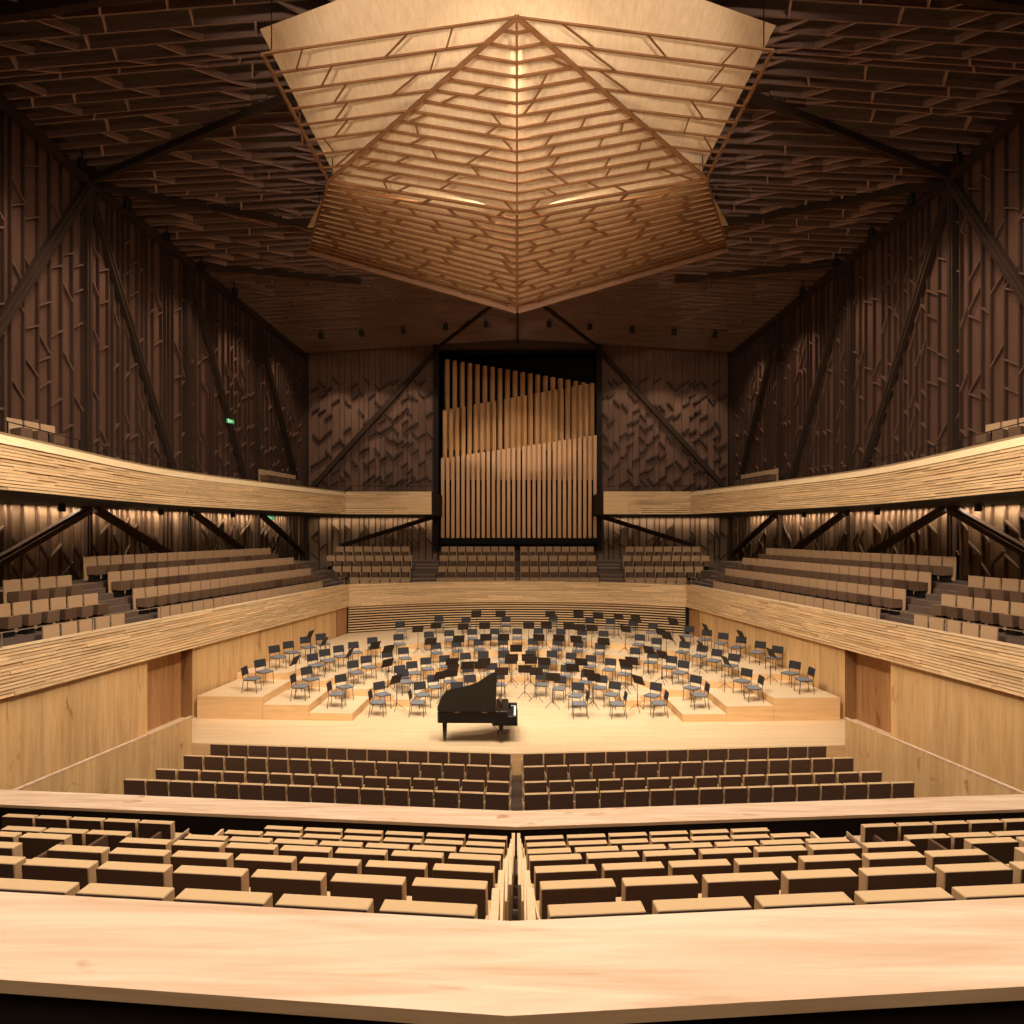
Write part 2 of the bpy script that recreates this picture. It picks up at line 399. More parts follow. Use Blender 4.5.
# ------------------------------------------------------------------ stage
STAGE_V = [(-9.5, 18.72), (-0.5, 17.93), (0.5, 17.93), (9.5, 18.72)]
def rear_curve(off=0.0, n=10, half=8.65):
    """the curved wall behind the stage, deepest in the middle"""
    return [(half*t, 32.5 + 2.3*(1-t*t) + off) for t in [-1+2*i/n for i in range(n+1)]]
def terr(u, d, sd):   # point beside the stage: u along the fascia away from the camera, d outward from it
    return (sd*(10.7 - 0.1827*u + 0.983*d), 21.2 + 0.983*u + 0.183*d)
def stage():
    s = MB()
    s.prism(STAGE_V + [(11.2, 18.72)] + [(10.72, 21.2), (8.75, 32.3)] + list(reversed(rear_curve(0.4))) + [(-8.75, 32.3), (-10.72, 21.2), (-11.2, 18.72)], -1.1, 0.0, 1, 0)
    o = s.build('floor_stage', [M['stage'], M['riserside']]); tag(o, kind='structure')
stage()

T1 = [(-5.4,20.92),(-5.31,23.3),(-4.42,23.3),(-4.4,22.62),(-3.72,22.6),(-3.6,24.0),(-3.1,25.0),(-2.4,25.9),(-1.3,26.3),(0,26.3)]
T2 = [(-6.85,20.97),(-6.8,23.1),(-5.4,23.1),(-5.0,24.3),(-4.6,25.3),(-3.9,26.25),(-2.9,26.95),(-1.6,27.45),(0,27.6)]
T3 = [(-8.42,21.05),(-8.3,23.35),(-6.97,23.35),(-6.6,24.8),(-6.1,26.0),(-5.4,27.1),(-4.4,28.0),(-3.0,28.75),(-1.5,29.2),(0,29.3)]
T4 = [(-10.35,23.5),(-8.42,23.5),(-8.1,25.0),(-7.6,26.5),(-6.8,27.9),(-5.6,29.1),(-4.0,30.0),(-2.0,30.5),(0,30.6)]
def mir(p): return p + [(-x, y) for x, y in reversed(p[:-1])]
TZ = [0.0, 0.25, 0.5, 0.75, 1.0]
def risers():
    edges = [mir(T1), mir(T2), mir(T3), mir(T4)]
    labels = ['lowest curved oak riser tier around the open stage floor', 'second oak riser tier, one step above the lowest tier',
              'third oak riser tier with the tall block ends beside the stage walls', 'topmost oak riser tier against the slatted wall behind the stage']
    wallL = [(-10.62, 21.12), (-10.35, 23.5)]
    for k in range(4):
        inner = edges[k]
        back = lambda P: [(x*0.9985, 21+(y-21)*0.9985) for x, y in P]
        if k == 0: outer = back(edges[1])
        elif k == 1: outer = back(edges[2])
        elif k == 2: outer = [(-10.62, 21.14)] + back(edges[3]) + [(10.62, 21.14)]
        else: outer = [(-8.72, 32.2)] + rear_curve(0.05, 10, 8.6) + [(8.72, 32.2)]
        poly = inner + list(reversed(outer)); e = len(poly)
        b = bmesh.new()
        vb = [b.verts.new((x, y, 0.004)) for x, y in poly]; vt = [b.verts.new((x, y, TZ[k+1])) for x, y in poly]
        for i in range(e):
            j = (i+1) % e; f = b.faces.new((vb[i], vb[j], vt[j], vt[i])); f.material_index = 1
        for tri in tessellate_polygon([[Vector((x, y, 0)) for x, y in poly]]):
            b.faces.new([vt[i] for i in tri]); b.faces.new([vb[i] for i in reversed(tri)])
        bmesh.ops.recalc_face_normals(b, faces=b.faces)
        me = bpy.data.meshes.new('stage_riser'); b.to_mesh(me); b.free()
        me.materials.append(M['riser']); me.materials.append(M['riserside'])
        o = bpy.data.objects.new('stage_riser', me); C.objects.link(o)
        tag(o, labels[k], 'stage riser', 'oak riser tiers on the stage')
risers()

# ---- fascia strips: rows of thin oak strips of uneven length and depth
def strip_fascia(mb, pts, z0, z1, rows, n_out, depth=0.05, lean=0.0, seg=1.6):
    """pts: front polyline (x, y); n_out(i) outward direction toward the hall; strips sit on it"""
    L = [0.0]
    for a, b in zip(pts, pts[1:]): L.append(L[-1]+math.hypot(b[0]-a[0], b[1]-a[1]))
    def at(s):
        for i in range(len(pts)-1):
            if s <= L[i+1]+1e-9:
                t = (s-L[i])/max(1e-9, L[i+1]-L[i]); a, b = pts[i], pts[i+1]
                d = Vector((b[0]-a[0], b[1]-a[1])).normalized()
                return Vector((a[0]+(b[0]-a[0])*t, a[1]+(b[1]-a[1])*t)), d
        a, b = pts[-2], pts[-1]; return Vector(pts[-1]), Vector((b[0]-a[0], b[1]-a[1])).normalized()
    h = (z1-z0)/rows
    for r in range(rows):
        s = -random.uniform(0, seg)
        za = z0+r*h
        while s < L[-1]:
            e = s+random.uniform(0.5, 1.5)*seg
            a, b = max(0, s), min(L[-1], e)
            if b-a > 0.05:
                cuts = [a]+[x for x in L if a+0.02 < x < b-0.02]+[b]
                dp = random.uniform(0.2, 1.0)*depth; sh = random.uniform(0.82, 1.1); zb = za+h*random.uniform(0.68, 0.88)
                for c0, c1 in zip(cuts, cuts[1:]):
                    p, d = at(c0+1e-4); q, d2 = at(c1-1e-4); n = Vector((n_out*d.y, -n_out*d.x))
                    l0 = lean*(r/rows); l1 = lean*((r+0.86)/rows)
                    A, B = p+n*(dp+l0), q+n*(dp+l0); A2, B2 = p-n*0.05, q-n*0.05
                    A3, B3 = p+n*(dp+l1), q+n*(dp+l1)
                    mb.hexa([(*A2, za), (*B2, za), (*B, za), (*A, za), (*A2, zb), (*B2, zb), (*B3, zb), (*A3, zb)], 0, sh)
            s = e

def ribbon(mb, pts, z0, z1, mi=0, sh=1.0):
    for a, b in zip(pts, pts[1:]): mb.face([(a[0], a[1], z0), (b[0], b[1], z0), (b[0], b[1], z1), (a[0], a[1], z1)], mi, sh)
def flat(mb, A, B, z, mi=0):
    for a, b, c, d in zip(A, A[1:], B[1:], B): mb.face([(*a, z), (*b, z), (*c, z), (*d, z)], mi)

FZ0, FZ1 = 2.37, 3.49
def board_run(mb, p, q, z0, z1, n_off=(0, 0), shade=(0.9, 1.08), w=(0.22, 0.5)):
    p, q = Vector(p), Vector(q); L = (q-p).length; d = (q-p)/L; s = 0
    while s < L-1e-6:
        e = min(L, s+random.uniform(*w)); a, b = p+d*s, p+d*e
        mb.face([(a.x, a.y, z0), (b.x, b.y, z0), (b.x, b.y, z1), (a.x, a.y, z1)], 0, random.uniform(*shade)); s = e

# side terraces, left and right
ROWS_D = [1.0, 1.95, 2.9, 3.85]
ROWS_TOP = [3.72, 4.33, 4.87, 5.37]
ROWF = [t-0.86 for t in ROWS_TOP]
def side_terrace(sd):
    root = empty('terrace_'+SIDE[sd]); tag(root, kind='structure')
    f = MB(); U0, U1 = -16.0, 11.49
    pts = [terr(u, 0.0, sd)[:2] for u in (U0, U1)]
    strip_fascia(f, pts, FZ0, FZ1, 13, 1 if sd < 0 else -1, 0.075)
    ribbon(f, [terr(u, 0.06, sd) for u in (U0, U1)], FZ0, FZ1, 0, 0.35)
    flat(f, [terr(u, -0.05, sd) for u in (U0, U1)], [terr(u, 0.35, sd) for u in (U0, U1)], FZ1)
    flat(f, [terr(u, -0.05, sd) for u in (U0, U1)], [terr(u, 0.35, sd) for u in (U0, U1)], FZ0)
    f.build('strip_fascia', M['fascia'], root)
    # stepped floor
    t = MB(); edges = [0.3, 1.3, 2.25, 3.2, 5.6]; fl = ROWF
    for (d0, d1), z in zip(zip(edges, edges[1:]), fl):
        d0 -= 0.0
        p = [terr(U0, d0, sd), terr(14.5, d0, sd), terr(14.5, d1, sd), terr(U0, d1, sd)]
        if sd > 0: p.reverse()
        t.prism(p, 2.41, z)
    t.build('stepped_floor', M['tierfloor'], root)
    # aisle steps
    for u0, u1 in ((-2.0, -0.62), (11.5, 12.8)):
        st = MB()
        for k in range(3):
            for j in range(1, 3):
                z = fl[k] + (fl[k+1]-fl[k])*j/3; d1 = edges[k+1]; d0 = d1-0.3*(3-j)
                p = [terr(u0, d0, sd), terr(u1, d0, sd), terr(u1, d1, sd), terr(u0, d1, sd)]
                if sd > 0: p.reverse()
                st.prism(p, fl[k]-0.1, z)
                p = [terr(u0, d0-0.005, sd), terr(u1, d0-0.005, sd), terr(u1, d0+0.09, sd), terr(u0, d0+0.09, sd)]
                if sd > 0: p.reverse()
                st.prism(p, z-0.03, z+0.006, 1)
            p = [terr(u0, edges[k+1]-0.005, sd), terr(u1, edges[k+1]-0.005, sd), terr(u1, edges[k+1]+0.09, sd), terr(u0, edges[k+1]+0.09, sd)]
            if sd > 0: p.reverse()
            st.prism(p, fl[k+1]-0.03, fl[k+1]+0.006, 1)
        st.build('aisle_steps', [M['tierfloor'], M['railmetal']], root)
    # stage wall below the fascia
    w = MB()
    board_run(w, terr(0.0, 0.12, sd), terr(10.4, 0.12, sd), -0.05, FZ0+0.05)
    board_run(w, terr(-16, 0.12, sd), terr(-2.0, 0.12, sd), -1.15, FZ0+0.05)
    w.build('board_wall', M['board'], root)
    w = MB()
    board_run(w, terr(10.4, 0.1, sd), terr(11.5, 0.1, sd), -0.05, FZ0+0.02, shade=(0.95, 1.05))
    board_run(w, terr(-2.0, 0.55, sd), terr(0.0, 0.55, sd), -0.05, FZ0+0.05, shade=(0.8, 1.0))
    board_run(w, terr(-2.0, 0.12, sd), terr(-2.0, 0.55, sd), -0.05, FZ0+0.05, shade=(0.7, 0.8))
    board_run(w, terr(0.0, 0.12, sd), terr(0.0, 0.55, sd), -0.05, FZ0+0.05, shade=(0.6, 0.7))  # cheeks toned darker: the recess's shade put into the boards
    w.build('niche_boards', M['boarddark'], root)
    nf = MB(); p = [terr(-2.6, -0.05, sd), terr(0.2, -0.05, sd), terr(0.2, 1.1, sd), terr(-2.6, 1.1, sd)]
    if sd > 0: p.reverse()
    nf.prism(p, -0.6, -0.004); nf.build('niche_floor', M['stage'], root)
    return root
TL = side_terrace(-1); TR = side_terrace(1)

# low partitions between the stalls and the side passages
for sd in (-1, 1):
    p0 = Vector((sd*9.5, 18.62)); p1 = Vector((sd*12.1, 4.6))
    nrm = Vector((sd*0.983, 0.183))
    b = MB(); L = (p1-p0).length; dd = (p1-p0)/L; s = 0
    while s < L:
        e = min(L, s+random.uniform(0.25, 0.5)); a, c = p0+dd*s, p0+dd*e; a2, c2 = a+nrm*0.05, c+nrm*0.05
        q = [(*a, -1.1), (*c, -1.1), (*c2, -1.1), (*a2, -1.1), (*a, 0.8), (*c, 0.8), (*c2, 0.8), (*a2, 0.8)]
        b.hexa(q, 0, random.uniform(0.86, 1.0)); s = e
    root = empty('partition_'+SIDE[sd]); tag(root, kind='structure'); b.build('board_panel', M['board'], root)
    c = MB(); a, e = p0-dd*0.01-nrm*0.015, p1-nrm*0.015
    c.bar((*(a+nrm*0.04), 0.815), (*(e+nrm*0.04), 0.815), 0.07, 0.03); c.build('cap_strip', M['cap'], root)

# rear terrace above the slatted wall
RD = [35.55, 36.45, 37.35, 38.25]
RTOP = [3.63, 4.2, 4.78, 5.28]
def rear_terrace():
    root = empty('terrace_rear'); tag(root, kind='structure')
    f = MB(); pts = rear_curve(0.0, 10)
    strip_fascia(f, pts, FZ0-0.02, FZ1, 13, 1, 0.03, 0, 1.9)
    ribbon(f, rear_curve(0.05), FZ0, FZ1, 0, 0.6)
    flat(f, rear_curve(-0.03), rear_curve(0.35), FZ1); flat(f, rear_curve(-0.03), rear_curve(0.35), FZ0)
    f.build('strip_fascia', M['fasciax'], root)
    b = MB(); ribbon(b, rear_curve(0.32), 0.9, FZ0); b.build('black_backing', M['black'], root)
    s = MB(); rows = 10
    for r in range(rows):
        z = 1.07 + r*0.132
        A, B = rear_curve(0.12), rear_curve(0.26)
        for a, c in zip(A, A[1:]): s.bar((*a, z), (*c, z), 0.05, 0.05)
    s.build('slat_screen', M['fasciax'], root)
    e = MB()
    for sd in (1,): e.box(sd*8.6-0.07, sd*8.6+0.07, 32.45, 32.6, 0.9, FZ0)
    e.build('end_post', M['black'], root)
    t = MB(); X = 13.0
    t.prism([(x, y) for x, y in rear_curve(0.3)] + [(8.65, 36.0), (-8.65, 36.0)], 2.0, RTOP[0]-0.86)
    edges = [35.0, 35.85, 36.75, 37.65, 39.9]
    for k in range(4): t.box(-11.6, 11.6, edges[k], edges[k+1], 2.0, RTOP[k]-0.86)
    t.build('stepped_floor', M['tierfloor'], root)
    for sd in (-1, 1):
        st = MB()
        for k in range(3):
            z0, z1 = RTOP[k]-0.86, RTOP[k+1]-0.86
            for j in (1, 2):
                z = z0+(z1-z0)*j/3; y0 = edges[k+1]-0.28*(3-j)
                st.box(min(sd*4.65, sd*5.95), max(sd*4.65, sd*5.95), y0, edges[k+1], z0, z)
                st.box(min(sd*4.65, sd*5.95), max(sd*4.65, sd*5.95), y0-0.01, y0+0.05, z-0.04, z+0.008, 1)
        st.build('aisle_steps', [M['tierfloor'], M['railmetal']], root)
    return root
rear_terrace()

# ------------------------------------------------------------------ upper balcony
BZ0, BZ1 = 7.12, 8.36
def smooth(pts, it=2):
    for _ in range(it):
        q = [pts[0]]
        for a, b in zip(pts, pts[1:]):
            q += [(a[0]*.75+b[0]*.25, a[1]*.75+b[1]*.25), (a[0]*.25+b[0]*.75, a[1]*.25+b[1]*.75)]
        pts = q+[pts[-1]]
    return pts
BAL = smooth([(10.2, 6.0), (10.9, 13.5), (11.8, 19.2), (11.9, 22.6), (11.0, 27.5), (9.35, 34.6)])
BALR = [(9.35, 34.6), (4.7, 35.1)]
def balcony(sd):
    root = empty('balcony_'+SIDE[sd]); tag(root, kind='structure')
    S = lambda P: [(sd*x, y) for x, y in P]
    f = MB(); out = 1 if sd < 0 else -1
    strip_fascia(f, S(BAL), BZ0, BZ1-0.27, 13, out, 0.06, 0.0, 1.5)
    ribbon(f, [(x+sd*0.06, y) for x, y in S(BAL)], BZ0, BZ1, 0, 0.4)
    f.build('strip_fascia', M['fascia'], root)
    # plain sloping band along the top
    t = MB(); A = S(BAL); 
    def offs(P, d):
        o = []
        for i, p in enumerate(P):
            a = Vector(P[max(0, i-1)]); b = Vector(P[min(len(P)-1, i+1)]); dd = (b-a).normalized()
            o.append((p[0]-out*dd.y*d, p[1]+out*dd.x*d))
        return o
    lo, hi, bk = offs(A, -0.05), offs(A, 0.09), offs(A, 0.42)
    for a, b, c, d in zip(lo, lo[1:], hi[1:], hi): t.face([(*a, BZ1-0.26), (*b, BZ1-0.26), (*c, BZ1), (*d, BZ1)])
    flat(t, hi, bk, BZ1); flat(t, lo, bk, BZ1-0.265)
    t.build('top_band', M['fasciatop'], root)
    r = MB(); strip_fascia(r, S(BALR), BZ0, BZ1, 12, out, 0.02, 0.0, 2.2)
    e0, e1 = S(BALR); y = 0.3
    r.box(min(sd*4.7, sd*9.35), max(sd*4.7, sd*9.35), 34.95, 35.4, BZ0+0.01, BZ1)
    r.build('rear_fascia', M['fasciax'], root)
    # slab and stepped floor of the balcony
    s = MB(); P = [(sd*x, y) for x, y in BAL]; inner = [(sd*(wall_x(y)), y) for x, y in BAL]
    for a, b, c, d in zip(P, P[1:], inner[1:], inner):
        q = [a, b, c, d]
        if sd < 0: q.reverse()
        s.prism(q, BZ0-0.03, BZ0+0.35)
    s.prism([(sd*9.3, 34.7), (sd*4.7, 35.15), (sd*4.7, 40), (sd*13, 40), (sd*13.4, 35)] if sd > 0 else list(reversed([(sd*9.3, 34.7), (sd*4.7, 35.15), (sd*4.7, 40), (sd*13, 40), (sd*13.4, 35)])), BZ0-0.03, BZ0+0.35)
    s.build('slab', M['darkpanel'], root)
    w = MB(); w.box(min(sd*4.6, sd*4.72), max(sd*4.6, sd*4.72), 35.0, 40, BZ0-0.02, BZ1); w.build('end_board', M['darkpanel'], root)
    # handrail
    rail = empty('balcony_handrail'); tag(rail, f'slim dark handrail on posts along the {SIDE[sd]} upper balcony front', 'railing', 'slim handrails')
    h = MB(); R = offs(A, 0.25)+S([(9.1, 34.95), (4.8, 35.3)])
    for a, b in zip(R, R[1:]): h.tube((*a, BZ1+0.3), (*b, BZ1+0.3), 0.014, 6)
    h.build('top_rail', M['metal'], rail)
    L = 0
    for i in range(0, len(R)-1):
        if R[i][1] < 12: continue
        p = MB(); p.box(R[i][0]-0.013, R[i][0]+0.013, R[i][1]-0.013, R[i][1]+0.013, BZ1, BZ1+0.3); p.build('post', M['metal'], rail)
    return root
balcony(-1); balcony(1)

# terrace railings just above the strip fascia
def railing(pts, z, dz, label, every):
    root = empty('terrace_handrail'); tag(root, label, 'railing', 'slim handrails')
    r = MB()
    for a, b in zip(pts, pts[1:]):
        r.tube((*a, z+dz), (*b, z+dz), 0.014, 6)
    r.build('top_rail', M['railmetal'], root)
    for p in pts[::every]:
        m = MB(); m.box(p[0]-0.012, p[0]+0.012, p[1]-0.012, p[1]+0.012, z, z+dz); m.build('post', M['railmetal'], root)
for sd in (-1, 1):
    railing([terr(-9+i*1.28, 0.22, sd) for i in range(17)], FZ1, 0.36, f'slim metal handrail along the {SIDE[sd]} side terrace front', 2)
railing([(x, y) for x, y in rear_curve(0.22, 12)], FZ1, 0.14, 'slim metal handrail along the rear terrace behind the stage', 1)

# ------------------------------------------------------------------ stalls floors and parapets
def vrow(x, y0): return y0 + V*abs(x)
FR_Y = [3.35, 4.35, 5.31, 6.26, 7.25, 8.20, 9.15]           # centre depth of each row's back
FR_TOP = [EYE-h for h in (2.04, 2.46, 2.86, 3.25, 3.68, 4.07, 4.44)]
def vslab(mb, y0, y1, z0, z1, X, mi=0, top=None, sh=1.0):
    for sd in (-1, 1):
        p = [(0, y0), (sd*X, y0+V*X), (sd*X, y1+V*X), (0, y1)]
        if sd < 0: p.reverse()
        mb.prism(p, z0, z1, mi, top, sh)
t = MB()
for k in range(7):
    y0 = FR_Y[k]-0.3; y1 = FR_Y[k]+0.66 if k < 6 else 10.3
    vslab(t, y0, y1, -1.1, FR_TOP[k]-0.85, 12.4)
vslab(t, 2.45, FR_Y[0]-0.3, -1.1, FR_TOP[0]-0.6, 12.4)
o = t.build('floor_balcony_stalls', M['stallfloor']); tag(o, kind='structure')
t = MB(); vslab(t, 10.95, 18.0, -1.1, -0.61, 12.0); vslab(t, 10.95, 14.75, -0.7, -0.46, 12.0)
o = t.build('floor_stalls', M['stallfloor']); tag(o, kind='structure')

def parapet(name, y0, y1, zt, th, X, zb):
    root = empty(name); tag(root, kind='structure')
    c = MB()
    # cap in two boards mitred at the centre, its nose square
    for sd in (-1, 1):
        p = [(0, y0), (sd*X, y0+V*X), (sd*X, y1+V*X), (0, y1)]
        if sd < 0: p.reverse()
        c.prism(p, zt-th, zt, 1, 0)
    c.build('wood_cap', [M['cap'], M['cap_edge']], root)
    w = MB(); vslab(w, y0+0.07, y1-0.03, zb, zt-th-0.002, X); w.build('dark_panel', M['darkpanel'], root)
parapet('parapet_near', 1.975, 2.455, EYE-1.5, 0.045, 3.2, 1.0)
parapet('parapet_middle', 10.3, 10.89, EYE-4.78, 0.05, 11.6, -1.1)

# ------------------------------------------------------------------ seats
def make_seat(name, fab, cush, width, arms=True, shell=True):
    root = empty(name)
    hw = width/2; cw = hw-.01 if shell else hw-.055
    b = MB(); z0, z1 = (0.34 if shell else 0.06), 0.85
    bt = 0.0 if shell else 0.055
    b.hexa([(-hw, bt, z0), (hw, bt, z0), (hw, 0.10, z0), (-hw, 0.10, z0), (-hw, -0.035+bt, z1), (hw, -0.035+bt, z1), (hw, 0.075, z1), (-hw, 0.075, z1)])
    b.build('backrest', M[fab], root, 0.006, 1)
    if shell:  # thin dark sheet that paints the unlit back's shade
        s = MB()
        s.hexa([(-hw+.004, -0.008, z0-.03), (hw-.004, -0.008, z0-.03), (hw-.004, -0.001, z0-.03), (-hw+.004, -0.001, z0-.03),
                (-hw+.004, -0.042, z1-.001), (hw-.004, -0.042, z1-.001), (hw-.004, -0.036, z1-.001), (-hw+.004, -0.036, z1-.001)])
        s.build('back_shade', M['shell'], root)
    ct = 0.46 if shell else 0.56
    c = MB(); c.hexa([(-cw, 0.11, 0.25), (cw, 0.11, 0.25), (cw, 0.50, 0.23), (-cw, 0.50, 0.23),
                      (-cw, 0.11, ct-.04), (cw, 0.11, ct-.04), (cw, 0.52, ct), (-cw, 0.52, ct)], 0, 1.0, 1)
    c.build('seat_cushion', [M[cush], M[fab]], root, 0.012, 1)  # terrace seats: shade painted on the sides, top keeps the fabric colour
    p = MB(); p.hexa([(-.13, .06, 0), (.13, .06, 0), (.13, .34, 0), (-.13, .34, 0), (-.10, .09, .27), (.10, .09, .27), (.10, .36, .25), (-.10, .36, .25)])
    p.build('pedestal', M['metal'], root)
    if arms:
        for s in (-1, 1):
            a = MB(); x = s*(hw+0.006)
            a.hexa([(x-.006, .02, .02), (x+.006, .02, .02), (x+.006, .36, .02), (x-.006, .36, .02), (x-.006, -.02, .58), (x+.006, -.02, .58), (x+.006, .42, .58), (x-.006, .42, .58)])
            a.build('armrest', M['armwood'], root)
    return root

PROTO = {}
def place(kind, loc, rz, label, group, cat='seat'):
    if kind not in PROTO:
        if kind[0] == 'stalls': PROTO[kind] = make_seat('stalls_chair', 'fabric', 'fabric', kind[1])
        else: PROTO[kind] = make_seat(kind[0]+'_chair', 'tfabric', 'tcush', kind[1], False, False)
        o = PROTO[kind]; o.location = loc; o.rotation_euler = (0,0,rz)
    else: o = dup(PROTO[kind], loc, rz)
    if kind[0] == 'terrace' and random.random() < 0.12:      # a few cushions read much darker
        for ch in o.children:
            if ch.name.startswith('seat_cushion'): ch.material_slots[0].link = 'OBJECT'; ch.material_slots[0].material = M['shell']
    tag(o, label, cat, group)
    return o

# front block between the two parapets: seven rows either side of the aisle
FR = [  # (first edge x, pitch, seats)
    (0.195, 0.580, 5), (0.186, 0.582, 7), (0.171, 0.581, 7), (0.143, 0.577, 7), (0.13, 0.553, 7), (0.135, 0.545, 7), (0.15, 0.612, 6)]
ROWN = ['row nearest the viewer', 'second row from the viewer', 'third row from the viewer', 'fourth row from the viewer', 'third row behind the middle parapet', 'second row behind the middle parapet', 'row just behind the middle parapet']
for sd in (-1, 1):
    rz = math.atan(V)*sd
    for k, (x0, pitch, n) in enumerate(FR):
        for i in range(n):
            x = x0+0.26+pitch*i
            place(('stalls', 0.52 if k < 4 else 0.505 if k < 6 else 0.56), (sd*x, vrow(x, FR_Y[k])+0.05, FR_TOP[k]-0.85), rz,
                  f'tan-topped seat, {ORD[i+1]} {SIDE[sd]} of the centre aisle, {ROWN[k]}',
                  'stalls seats between the two parapets')
    # outer block beyond the side aisle
    for k, xs in ((2, (4.50,)), (3, (4.72, 5.30)), (4, (4.68, 5.24, 5.80)), (6, (5.2, 5.76, 6.32, 6.88, 7.44))):
        for i, x in enumerate(xs):
            x += 0.27
            place(('stalls', 0.52), (sd*x, vrow(x, FR_Y[k])+0.05, FR_TOP[k]-0.85), rz,
                  f'tan-topped seat beyond the {SIDE[sd]} side aisle, {ORD[i+1]} from it, {ROWN[k]}',
                  'outer stalls seats beside the side aisles')
# end panels along the centre aisle and side aisle, one to each row
for sd in (-1, 1):
    for k in range(7):
        x = max(0.05, FR[k][0]-0.088) if k < 6 else 0.04; y = vrow(x, FR_Y[k]); zf = FR_TOP[k]-0.85
        e = MB(); e.hexa([(-.025, -.10, 0.0), (.025, -.10, 0), (.025, .62, 0), (-.025, .62, 0), (-.025, -.12, .68), (.025, -.12, .68), (.025, .60, .66), (-.025, .60, .66)])
        o = e.build('aisle_end_panel', M['armwood'], None, 0.004, 1); o.location = (sd*x, y+0.03, zf)
        tag(o, f'pale end panel {SIDE[sd]} of the centre aisle, {ROWN[k]}', 'end panel', 'pale end panels along the aisles')
    for k, x in ((2, 4.42), (3, 4.62), (4, 4.56), (5, 4.18), (4, 4.2)):
        y = vrow(x, FR_Y[k]); zf = FR_TOP[k]-0.85; inner = x < 4.2
        e = MB(); e.hexa([(-.02, -.05, 0.0), (.02, -.05, 0), (.02, .55, 0), (-.02, .55, 0), (-.02, -.08, .70), (.02, -.08, .70), (.02, .50, .66), (-.02, .50, .66)])
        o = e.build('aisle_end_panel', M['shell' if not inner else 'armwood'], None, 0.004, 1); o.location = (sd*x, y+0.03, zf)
        tag(o, f'end panel, {"inner" if inner else "outer"} edge of the {SIDE[sd]} side aisle, {ROWN[k]}', 'end panel', 'pale end panels along the aisles')

# four rows in front of the stage
SR = [(17.16, 0.24, 0.566, 15), (16.2, 0.24, 0.584, 15), (15.15, 0.26, 0.595, 15), (14.15, 0.39, 0.569, 16)]
SRN = ['row nearest the stage', 'second row from the stage', 'third row from the stage', 'fourth row from the stage']
for sd in (-1, 1):
    for k, (y0, zt, pitch, n) in enumerate(SR):
        for i in range(n):
            x = 0.15+pitch*(i+0.5)
            place(('stalls', 0.53), (sd*x, vrow(x, y0)+0.05, zt-0.85), math.atan(V)*sd,
                  f'dark-backed seat, {SRN[k]}, {ORD[i+1]} {SIDE[sd]} of the centre aisle',
                  'stalls seats in front of the stage')

# side terraces, facing the stage
TN = ['front row', 'second row', 'third row', 'top row']
for sd in (-1, 1):
    ang = math.atan2(0.1827, 0.983)
    rz = -math.pi/2 + ang*-1 if sd < 0 else math.pi/2 + ang
    for k, n in enumerate((20, 21, 21, 20)):
        for i in range(n):
            x, y = terr(-0.6+0.56*(i+0.5), ROWS_D[k]+0.0, sd)
            place(('terrace', 0.485), (x, y, ROWF[k]), rz, f'tan seat, {ORD[i+1]} from the steps, {TN[k]} of the long {SIDE[sd]} terrace block',
                  f'seats on the {SIDE[sd]} side terrace')
    for k, n in enumerate((5, 6, 4)):
        for i in range(n):
            x, y = terr(-1.95-0.56*(i+0.5), ROWS_D[k], sd)
            place(('terrace', 0.485), (x, y, ROWF[k]), rz, f'tan seat, {ORD[i+1]} from the steps, {TN[k]} of the short {SIDE[sd]} terrace block',
                  f'seats on the {SIDE[sd]} side terrace')
    # rear terrace behind the stage, facing the camera
    for k, (n, x0, pitch) in enumerate(((8, 0.13, 0.552), (8, 0.13, 0.552), (8, 0.13, 0.556), (9, 0.14, 0.492))):
        for i in range(n):
            x = sd*(x0+pitch*(i+0.5))
            place(('terrace', 0.485 if k < 3 else 0.43), (x, RD[k], RTOP[k]-0.86), math.pi, f'tan seat below the organ, {ORD[i+1]} {SIDE[sd]} of the middle gap, {TN[k]}',
                  'seats on the rear terrace')
    for k, (n, x1) in enumerate(((6, 5.95), (8, 6.05), (9, 6.1), (8, 6.4))):
        for i in range(n):
            x = sd*(x1+0.565*(i+0.5))
            place(('terrace', 0.485), (x, RD[k], RTOP[k]-0.86), math.pi, f'tan rear terrace seat beyond the {SIDE[sd]} stairs, {ORD[i+1]} from them, {TN[k]}',
                  'seats on the rear terrace')
    # a few seats that show above the upper balcony front
    for i in range(3):
        y = 18.9+0.58*i; x = wall_x(y)-0.95
        place(('balcony', 0.485), (sd*x, y, 8.72), rz, f'tan seat, near end of the {SIDE[sd]} upper balcony, {ORD[i+1]} counted toward the stage', 'upper balcony seats')
    for i in range(7):
        y = 33.0+0.58*i; x = wall_x(y)-0.95
        place(('balcony', 0.485), (sd*x, y, 8.55), rz, f'tan seat, stage end of the {SIDE[sd]} upper balcony, {ORD[i+1]} counted toward the organ', 'upper balcony seats')
    st = MB(); n = Vector((-sd, -0.121, 0)).normalized()
    for y0, y1, z in ((18.4, 21.0, 8.72), (32.6, 37.3, 8.55)):
        p = [(sd*(wall_x(y0)-1.9), y0), (sd*(wall_x(y1)-1.9), y1), (sd*wall_x(y1), y1), (sd*wall_x(y0), y0)]
        if sd < 0: p.reverse()
        st.prism(p, 7.4, z)
    tag(st.build('floor_balcony_'+SIDE[sd], M['darkpanel']), kind='structure')

